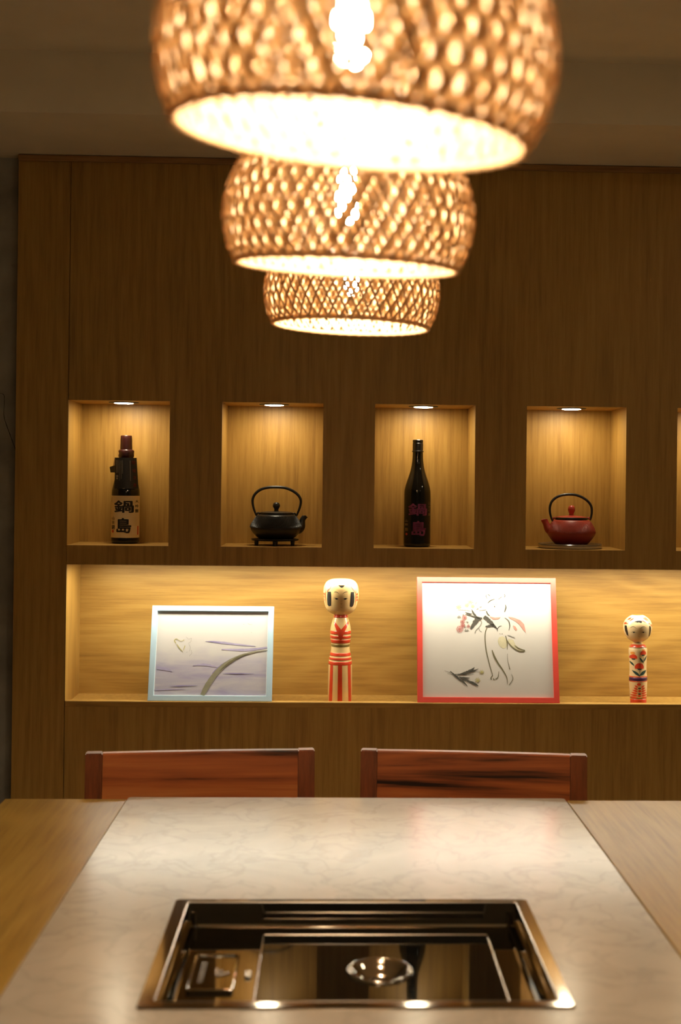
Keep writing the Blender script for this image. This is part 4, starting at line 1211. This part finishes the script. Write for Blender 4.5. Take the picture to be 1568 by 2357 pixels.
obj('crown_disc', lathe([(0.0, 0.2537), (0.0120, 0.2536), (0.0128, 0.2529)], 32), M_KOKOLIVE, hd, True)

# ------------------------------------------------------------------ framed drawings
def picture(label, x, y, w, h, lean, bw, depth, m_frame, m_paper, mount):
    """Origin at the middle of the bottom edge of the front; local x right, z up the picture, y back."""
    t = thing('picture_frame', label, 'picture', (x, y, SZB + 0.0004), (-lean, 0, 0))
    # four mitred rails
    for k in range(4):
        bm = bmesh.new()
        o_ = [(-w / 2, 0), (w / 2, 0), (w / 2, h), (-w / 2, h)]
        i_ = [(-w / 2 + bw, bw), (w / 2 - bw, bw), (w / 2 - bw, h - bw), (-w / 2 + bw, h - bw)]
        a, b_ = k, (k + 1) % 4
        q = [o_[a], o_[b_], i_[b_], i_[a]]
        lo = [bm.verts.new((p[0], 0.0, p[1])) for p in q]
        hi = [bm.verts.new((p[0], depth + .006, p[1])) for p in q]
        bm.faces.new(lo)
        bm.faces.new(hi[::-1])
        for j in range(4):
            bm.faces.new((lo[j], hi[j], hi[(j + 1) % 4], lo[(j + 1) % 4]))
        e = [ed for ed in bm.edges if all(v.co.y < 1e-6 for v in ed.verts)]
        e = [ed for ed in e if {ed.verts[0], ed.verts[1]} in ({lo[0], lo[1]}, {lo[2], lo[3]})]
        bmesh.ops.bevel(bm, geom=e, offset=0.0012, segments=2, affect='EDGES')
        bmesh.ops.recalc_face_normals(bm, faces=bm.faces[:])
        obj('frame_rail', bm, m_frame, t)
    obj('backing_board', bbox(-w / 2 + .003, w / 2 - .003, depth + .0062, depth + .009, .003, h - .003), M_BACKING, t)
    px0, px1, pz0, pz1 = -w / 2 + bw - .001, w / 2 - bw + .001, bw - .001, h - bw + .001
    paper = obj('drawing_paper', bbox(px0, px1, depth, depth + .0012, pz0, pz1), m_paper, t)
    if mount:
        obj('mount_edge', ring_loop([[(px0, depth - .0004, pz0), (px1, depth - .0004, pz0), (px1, depth - .0004, pz1), (px0, depth - .0004, pz1)], [(px0 + mount, depth - .0002, pz0 + mount), (px1 - mount, depth - .0002, pz0 + mount), (px1 - mount, depth - .0002, pz1 - mount), (px0 + mount, depth - .0002, pz1 - mount)]]), M_MOUNT, t)
    # easel strut behind, down to the shelf floor
    zt = h * 0.62
    yb = depth + .009
    drop = SZB - SZF
    dy, dz = 0.112, -drop
    bm = bmesh.new()
    top = Vector((0, yb + .001, zt))
    R_ = Matrix.Rotation(lean, 3, 'X')           # world -> local
    ft = R_ @ Vector((0, dy, dz + .0006))
    for wd in (0.02,):
        v = [bm.verts.new(p) for p in (top + Vector((-wd, 0, 0)), top + Vector((wd, 0, 0)), ft + Vector((wd * 1.2, 0, 0)), ft + Vector((-wd * 1.2, 0, 0)))]
        bm.faces.new(v)
    o = obj('easel_strut', bm, M_BACKING, t)
    so = o.modifiers.new('thickness', 'SOLIDIFY'); so.thickness = 0.0025; so.offset = 0
    return t, paper, (px0, px1, pz0, pz1, depth)

lean1 = math.atan2(0.080, 0.257)
p1, paper1, (a0, a1, c0, c1, dp) = picture('pale blue framed lilac watercolour leaning at the left of the shelf', -0.3325, 0.004, 0.3440, 0.2690, lean1, 0.0155, 0.0070, M_BLUE, M_WASH, 0.003)
def art1(px, py):
    v = (py - 190) / 918.0
    L, R_ = 160 - 42 * v, 1405 - 13 * v
    s = (px - L) / (R_ - L)
    return a0 + (a1 - a0) * s, c1 - (c1 - c0) * (v * 0.955 + 0.04)
W1 = (a1 - a0) / 1255.0
def on_p1(k):
    def fn(u, v):
        u = max(a0 + .0005, min(a1 - .0005, u)); v = max(c0 + .0005, min(c1 - .0005, v))
        return Vector((u, dp - 0.00025 * k - .0002, v))
    return fn
def draw(Art, Wd, onp, paper, name, mat, strokes, k=1, jag=0.0):
    for pts, w in strokes:
        f = Flat()
        w = [x * Wd for x in w] if hasattr(w, '__len__') else w * Wd
        f.stroke([Art(*p) for p in pts], w, 6, jag)
        f.build(name, mat, paper, onp(k))
draw(art1, W1, on_p1, paper1, 'lilac_streak', I_LILAC2, [([(700, 495), (850, 505), (1050, 528), (1260, 548)], [4, 26, 20, 6]), ([(120, 1048), (280, 1040), (480, 1035)], [4, 16, 4]), ([(160, 800), (260, 812), (330, 840)], [30, 34, 4]), ([(880, 585), (1150, 590), (1390, 560)], [10, 30, 16]), ([(560, 770), (700, 760), (840, 790)], [6, 26, 6])], 1, .15)
draw(art1, W1, on_p1, paper1, 'violet_streak', I_LILAC, [([(720, 497), (790, 498), (880, 512)], [2, 14, 3]), ([(900, 855), (1050, 856), (1250, 858)], [2, 13, 2]), ([(300, 1002), (430, 998), (620, 990)], [2, 13, 2]), ([(780, 860), (860, 780), (980, 695)], [16, 20, 8])], 2, .2)
draw(art1, W1, on_p1, paper1, 'branch_stroke', I_MUD, [([(668, 1102), (720, 1000), (800, 880), (900, 775), (1010, 700), (1120, 648), (1220, 620), (1300, 603), (1395, 592)], [46, 58, 56, 50, 40, 26, 20, 12, 8])], 3, .08)
draw(art1, W1, on_p1, paper1, 'branch_highlight', I_OLIVE, [([(860, 830), (950, 750), (1060, 680), (1180, 632)], [4, 20, 18, 4])], 4, .2)
draw(art1, W1, on_p1, paper1, 'harp_line', I_YEL2, [([(370, 520), (352, 490), (372, 468), (400, 482), (428, 495), (462, 478)], [8, 10, 8, 5, 5, 7]), ([(378, 530), (410, 575), (448, 618)], [7, 10, 6]), ([(470, 545), (462, 570), (452, 600)], [8, 9, 5])], 3, .1)
draw(art1, W1, on_p1, paper1, 'sketch_line', I_GREY, [([(484, 446), (500, 466), (520, 468), (542, 460)], 2.5), ([(542, 462), (535, 500), (505, 520)], 2.5), ([(515, 530), (530, 570), (520, 610)], 2.5), ([(540, 595), (548, 630), (525, 655), (522, 668)], 2.5), ([(480, 625), (500, 615)], 2.5), ([(1172, 238), (1180, 250)], 3), ([(1170, 288), (1195, 300), (1222, 302)], 3), ([(1118, 296), (1132, 300)], 3), ([(1210, 385), (1215, 395)], 3)], 3)
lean2 = math.atan2(0.088, 0.343)
p2, paper2, (b0, b1_, d0, d1, dq) = picture('coral red framed ink drawing of a cat carrying flowers', 0.4455, 0.004, 0.3990, 0.3550, lean2, 0.0150, 0.0050, M_CORAL, M_PAPER, 0)
def art2(px, py):
    v = (py - 120) / 1150.0
    L, R_ = 112 + 30 * v, 1398 + 60 * v
    s = (px - L) / (R_ - L)
    return b0 + (b1_ - b0) * s, d1 - (d1 - d0) * (v * 0.985 + 0.012)
W2 = (b1_ - b0) / 1300.0
def on_p2(k):
    def fn(u, v):
        return Vector((u, dq - 0.00025 * k - .0002, v))
    return fn
draw(art2, W2, on_p2, paper2, 'body_line', I_OLIVE, [([(772, 565), (755, 620), (755, 700), (768, 800), (790, 890), (815, 980), (838, 1050)], [6, 9, 9, 10, 9, 8, 6]), ([(838, 1050), (820, 1075), (828, 1092)], 8), ([(845, 1080), (855, 1095)], 10), ([(865, 1086), (890, 1068), (898, 1010)], [9, 7, 4]), ([(826, 795), (850, 860), (890, 930), (940, 1000), (980, 1075), (985, 1140)], [8, 17, 16, 12, 8, 3]), ([(958, 650), (975, 720), (978, 790)], [9, 10, 4]), ([(980, 830), (985, 900), (1000, 960), (1008, 990)], [3, 4, 7, 10]), ([(1025, 1035), (1040, 1080), (1020, 1120), (1003, 1143)], [3, 6, 5, 6])], 1)
draw(art2, W2, on_p2, paper2, 'tail_line', I_OLIVE, [([(965, 680), (1000, 735), (1050, 780), (1105, 805), (1155, 800)], [6, 9, 10, 12, 14]), ([(1050, 745), (1090, 775), (1155, 795)], [4, 10, 5])], 2)
draw(art2, W2 * 1.0, on_p2, paper2, 'head_line', I_DARK, [([(772, 320), (800, 292), (842, 275)], [5, 11, 5]), ([(950, 330), (955, 365), (942, 408)], [6, 13, 8]), ([(760, 398), (775, 430), (795, 448)], [8, 12, 6]), ([(945, 465), (985, 500), (998, 550), (990, 595)], [4, 9, 9, 5]), ([(876, 605), (875, 580), (895, 555), (918, 550)], [6, 7, 6, 3]), ([(760, 225), (756, 250), (768, 272)], 6), ([(772, 225), (795, 245)], 8), ([(935, 222), (942, 240), (938, 258)], 8), ([(878, 278), (900, 260), (915, 250)], 6), ([(838, 354), (846, 351)], 12)], 1)
draw(art2, W2, on_p2, paper2, 'faint_line', I_GREY, [([(705, 490), (715, 520), (695, 560), (660, 600), (652, 628)], [8, 10, 8, 8, 9]), ([(692, 575), (700, 600), (718, 612)], 5), ([(975, 642), (1010, 655), (1055, 675)], [3, 9, 2]), ([(985, 650), (1050, 665)], 3), ([(690, 395), (760, 385)], [3, 5]), ([(480, 390), (540, 390), (600, 400)], 3), ([(880, 385), (900, 386)], 2), ([(895, 628), (905, 630)], 5), ([(918, 628), (930, 630)], 5), ([(355, 1003), (400, 1018), (440, 1030)], 3), ([(385, 1033), (450, 1042)], 3), ([(640, 1015), (710, 1015)], 3)], 1)
draw(art2, W2, on_p2, paper2, 'bouquet_stem', I_DARK, [([(610, 585), (640, 530), (680, 480), (720, 475)], [14, 40, 44, 14]), ([(740, 455), (780, 490), (820, 530), (868, 578)], [34, 40, 34, 8]), ([(755, 560), (790, 550), (835, 545), (870, 580)], [10, 22, 26, 8]), ([(615, 385), (635, 425), (665, 460), (700, 480)], [6, 18, 18, 12]), ([(553, 435), (600, 445), (650, 462), (700, 482)], [5, 12, 12, 8]), ([(550, 412), (580, 425), (620, 430)], [4, 12, 4])], 2, .25)
draw(art2, W2, on_p2, paper2, 'bouquet_leaf', I_GREY, [([(472, 465), (490, 460), (508, 466)], [6, 22, 6]), ([(525, 440), (540, 445)], [10, 18]), ([(550, 605), (565, 590)], [14, 22]), ([(570, 605), (585, 592)], [12, 20]), ([(545, 535), (552, 570)], [8, 14]), ([(565, 505), (582, 520)], [10, 16]), ([(650, 330), (662, 310)], [4, 12]), ([(660, 385), (680, 372)], [4, 10]), ([(690, 362), (712, 356)], [4, 10])], 2, .2)
def ringlet(cx, cy, r, n, w):
    f = Flat()
    for k in range(n):
        a = 2 * PI * k / n
        x, y = cx + r * .55 * math.cos(a), cy + r * .55 * math.sin(a)
        f.stroke([art2(x + r * .45 * math.cos(q), y + r * .45 * math.sin(q)) for q in [2 * PI * j / 6 for j in range(7)]], w * W2, 2)
    f.build('small_rose', I_ROSE, paper2, on_p2(3))
ringlet(500, 585, 34, 6, 4); ringlet(545, 468, 24, 5, 4); ringlet(525, 510, 22, 5, 4); ringlet(530, 548, 22, 5, 4); ringlet(585, 555, 16, 4, 4)
for cx, cy, r in ((485, 358, 30), (600, 305, 34), (565, 340, 24), (625, 350, 20), (728, 1018, 26), (688, 1098, 30)):
    f = Flat()
    for k in range(8):
        a = 2 * PI * k / 8 + .2
        f.stroke([art2(cx + r * .05 * math.cos(a), cy + r * .05 * math.sin(a)), art2(cx + r * .65 * math.cos(a), cy + r * .65 * math.sin(a)), art2(cx + r * math.cos(a), cy + r * math.sin(a))], [3 * W2, 9 * W2, 2 * W2], 2)
    f.build('pale_flower', I_YEL, paper2, on_p2(1))
each('flower_heart', I_YEL2, paper2, on_p2(3), [('blob', *art2(cx, cy), 10 * W2) for cx, cy in ((728, 1018), (690, 1105))])
each('yellow_wash', ink('brush_faint_yellow', (0.54, 0.475, 0.30)), paper2, on_p2(0), [('blob', *art2(930, 715), 44 * W2, 62 * W2, .3, 18, .05), ('poly', [art2(*p) for p in ((985, 680), (1035, 690), (1060, 740), (1120, 790), (1150, 815), (1090, 812), (1020, 770), (985, 720))]), ('blob', *art2(850, 310), 40 * W2, 30 * W2, .0, 18, .06)])
each('pink_scarf', I_PINK, paper2, on_p2(1), [('poly', [art2(*p) for p in q]) for q in (((795, 455), (850, 465), (905, 460), (880, 482), (830, 486)), ((980, 455), (1040, 465), (1100, 490), (1140, 530), (1152, 580), (1160, 618), (1130, 585), (1095, 535), (1050, 500), (1000, 475)), ((1030, 542), (1055, 555), (1072, 585), (1060, 598), (1038, 572)))])
draw(art2, W2, on_p2, paper2, 'sprig_leaf', I_DARK, [([(412, 1010), (460, 1050), (500, 1085), (545, 1115), (590, 1160)], [6, 16, 16, 18, 3]), ([(455, 1042), (510, 1040), (580, 1020), (630, 995), (655, 968)], [6, 12, 26, 24, 2]), ([(600, 1015), (650, 1005), (695, 982)], [6, 14, 2]), ([(500, 1068), (550, 1078), (610, 1076)], [6, 22, 3]), ([(580, 1108), (630, 1120), (665, 1140), (698, 1155)], [6, 22, 22, 3]), ([(490, 1040), (560, 1040), (650, 1035)], [3, 9, 2]), ([(530, 1095), (570, 1098), (615, 1102)], [4, 12, 2])], 2, .2)
